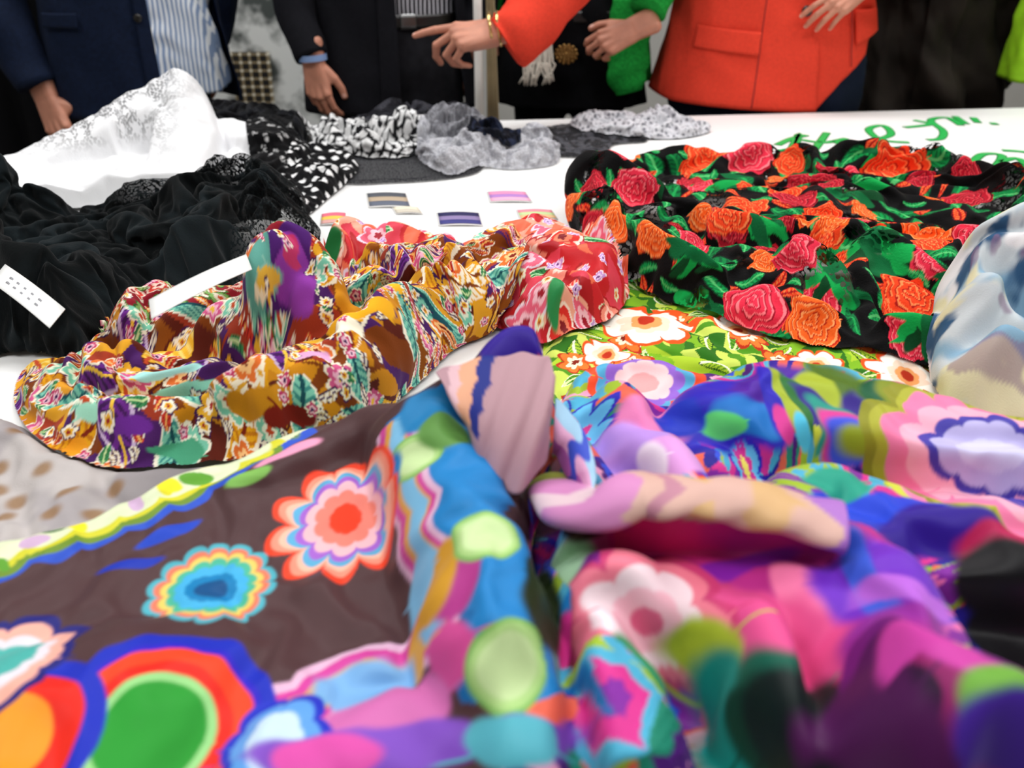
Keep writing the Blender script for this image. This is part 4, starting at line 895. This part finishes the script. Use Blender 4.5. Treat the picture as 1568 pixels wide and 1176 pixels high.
# ---- person in black coat, right
coat=simple('black_gabardine_coat','#241e19',.8,.3,10,.2,300,spec=.2)
cx,cy,a=1.35,2.7,0;e=empty('man_in_black_coat',(cx,cy,0));body(e,cx,cy,a,black,bk,hairg)
SC=[(.3,.27,.2),(.7,.265,.2),(.95,.245,.18),(1.2,.24,.16),(1.36,.23,.15),(1.44,.2,.12),(1.5,.09,.08)]
gar('coat',e,cx,cy,a,SC,-math.pi,math.pi,.35,1.49,coat,.0,.05,42,200,70,.006)
gar('coat_lapel',e,cx,cy,a,SC,-.3,.02,.4,1.4,coat,.02,.05,42,20,60,.006)
for sx in(-1,1):
    tube('sleeve',e,[(cx+sx*.2,cy,1.42),(cx+sx*.24,cy+.02,1.2),(cx+sx*.2,cy-.1,1.08),(cx+sx*.08,cy-.2,1.06)],[.08,.07,.065,.05],coat,wr=.008,seed=44+sx)
    hand(e,(cx+sx*.07,cy-.21,1.06),(-sx,-.2,0),(0,-1,.2),[(20,35,15)]*4,flip=sx,size=.95)
# ---- person in neon top
neon=simple('neon_yellow_fabric','#a4e81f',.7,.08,40);cx,cy,a=1.80,2.38,-.2;e=empty('person_in_neon_top',(cx,cy,0));body(e,cx,cy,a,black,neon,hairb)
SN=[(.7,.32,.16),(.95,.31,.16),(1.2,.25,.16),(1.36,.23,.15),(1.44,.2,.12),(1.5,.09,.08)]
gar('neon_top',e,cx,cy,a,SN,-math.pi,math.pi,.77,1.49,neon,.0,.02,52,120,60,.006)
for sx in(-1,1):
    tube('sleeve',e,[(cx+sx*.22,cy,1.42),(cx+sx*.27,cy+.02,1.2),(cx+sx*.24,cy-.1,1.1),(cx+sx*.1,cy-.2,1.06)],[.078,.068,.058,.046],neon,seed=54+sx)
    hand(e,(cx+sx*.09,cy-.21,1.06),(-sx,-.2,0),(0,-1,.2),[(20,35,15)]*4,flip=sx,size=.9)
# ================================================================ background objects
m,nt,bs=newmat('leaf_shadow_pattern');tc=nt.nodes.new('ShaderNodeTexCoord');n=nt.nodes.new('ShaderNodeTexNoise');n.inputs['Scale'].default_value=7;n.inputs['Detail'].default_value=3  # leaf shadows painted into the panel colour as blurry dark shapes
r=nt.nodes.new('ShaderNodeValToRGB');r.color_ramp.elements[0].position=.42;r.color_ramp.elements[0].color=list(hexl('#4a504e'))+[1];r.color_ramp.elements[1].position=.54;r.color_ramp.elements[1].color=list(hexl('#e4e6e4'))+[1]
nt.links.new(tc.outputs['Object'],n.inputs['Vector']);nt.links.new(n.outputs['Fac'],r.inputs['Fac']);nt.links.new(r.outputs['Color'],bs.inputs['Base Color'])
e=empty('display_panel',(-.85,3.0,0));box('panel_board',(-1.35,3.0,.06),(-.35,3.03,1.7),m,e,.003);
for x in(-1.33,-.37):box('panel_post',(x-.02,2.98,0),(x+.02,3.05,1.75),legm,e,.003)
def plaid():
    m,nt,b=newmat('plaid_weave');tc=nt.nodes.new('ShaderNodeTexCoord');sp=nt.nodes.new('ShaderNodeSeparateXYZ');nt.links.new(tc.outputs['Object'],sp.inputs[0]);out=[]
    for ax,sc in(('X',30),('Z',34)):
        mu=nt.nodes.new('ShaderNodeMath');mu.operation='MULTIPLY';mu.inputs[1].default_value=sc;nt.links.new(sp.outputs[ax],mu.inputs[0])
        fr=nt.nodes.new('ShaderNodeMath');fr.operation='FRACT';nt.links.new(mu.outputs[0],fr.inputs[0])
        lt=nt.nodes.new('ShaderNodeMath');lt.operation='LESS_THAN';lt.inputs[1].default_value=.3;nt.links.new(fr.outputs[0],lt.inputs[0]);out.append(lt)
    ad=nt.nodes.new('ShaderNodeMath');ad.operation='ADD';nt.links.new(out[0].outputs[0],ad.inputs[0]);nt.links.new(out[1].outputs[0],ad.inputs[1])
    dv=nt.nodes.new('ShaderNodeMath');dv.operation='MULTIPLY';dv.inputs[1].default_value=.5;nt.links.new(ad.outputs[0],dv.inputs[0])
    r=nt.nodes.new('ShaderNodeValToRGB');r.color_ramp.elements[0].color=list(hexl('#121114'))+[1];r.color_ramp.elements[1].color=list(hexl('#f0ead8'))+[1]
    x=r.color_ramp.elements.new(.5);x.color=list(hexl('#8a7a5c'))+[1]
    nt.links.new(dv.outputs[0],r.inputs['Fac']);nt.links.new(r.outputs['Color'],b.inputs['Base Color']);return m
a_=R(352,80,2.98);b_=R(419,158,2.98);box('plaid_fabric_sample',(a_.x,2.975,b_.z),(b_.x,2.998,a_.z),plaid(),None,.003)
cur=simple('dark_backdrop','#08080a',.9,.2,5,spec=.1)
V=[];n_=120
for j in range(2):
    for i in range(n_+1):
        x=-3.0+1.55*i/n_;V.append((x,3.0+.04*math.sin(i*.6),.02+2.5*j))
e=empty('dark_backdrop',(-2.3,3,0));meshobj('backdrop_cloth',V,[(i,i+1,n_+2+i,n_+1+i) for i in range(n_)],cur,e);tube('backdrop_rail',e,[(-3.05,3,2.53),(-1.4,3,2.53)],[.015,.015],legm,wr=0)  # added backdrop, stands in for the dark shape at the left edge
px=R(733,120,2.08).x;e=empty('clothes_stand',(px,2.08,0));wp_=simple('white_post','#e6e4de',.4)
tube('post',e,[(px,2.08,.03),(px,2.08,1.1)],[.011,.011],wp_,wr=0);tube('base',e,[(px-.08,2.08,.02),(px+.08,2.08,.02)],[.02,.02],wp_,wr=0)
bg=simple('beige_garment','#c0b08c',.8,.1,20);V=[]
for j in range(20):
    for i in range(30):
        V.append((px+.02+.02*(i/29)*(1+.8*(1-j/19)),2.10+.008*math.sin(i*1.1),.6+.48*j/19))
meshobj('hanging_beige_garment',V,[(j*30+i,j*30+i+1,(j+1)*30+i+1,(j+1)*30+i) for j in range(19) for i in range(29)],bg,e)
# ================================================================ camera
cam=bpy.data.cameras.new('camera');co=bpy.data.objects.new('camera',cam);co.location=(0,0,CZ);co.rotation_euler=(math.radians(68),0,0)
cam.lens=28;cam.sensor_width=36;cam.shift_y=-.126;cam.clip_start=.02
cam.dof.use_dof=True;cam.dof.focus_distance=.88;cam.dof.aperture_fstop=4.8
link(co);scene.camera=co
scene.view_settings.view_transform='Standard'
print('done',round(time.time()-T00,1))
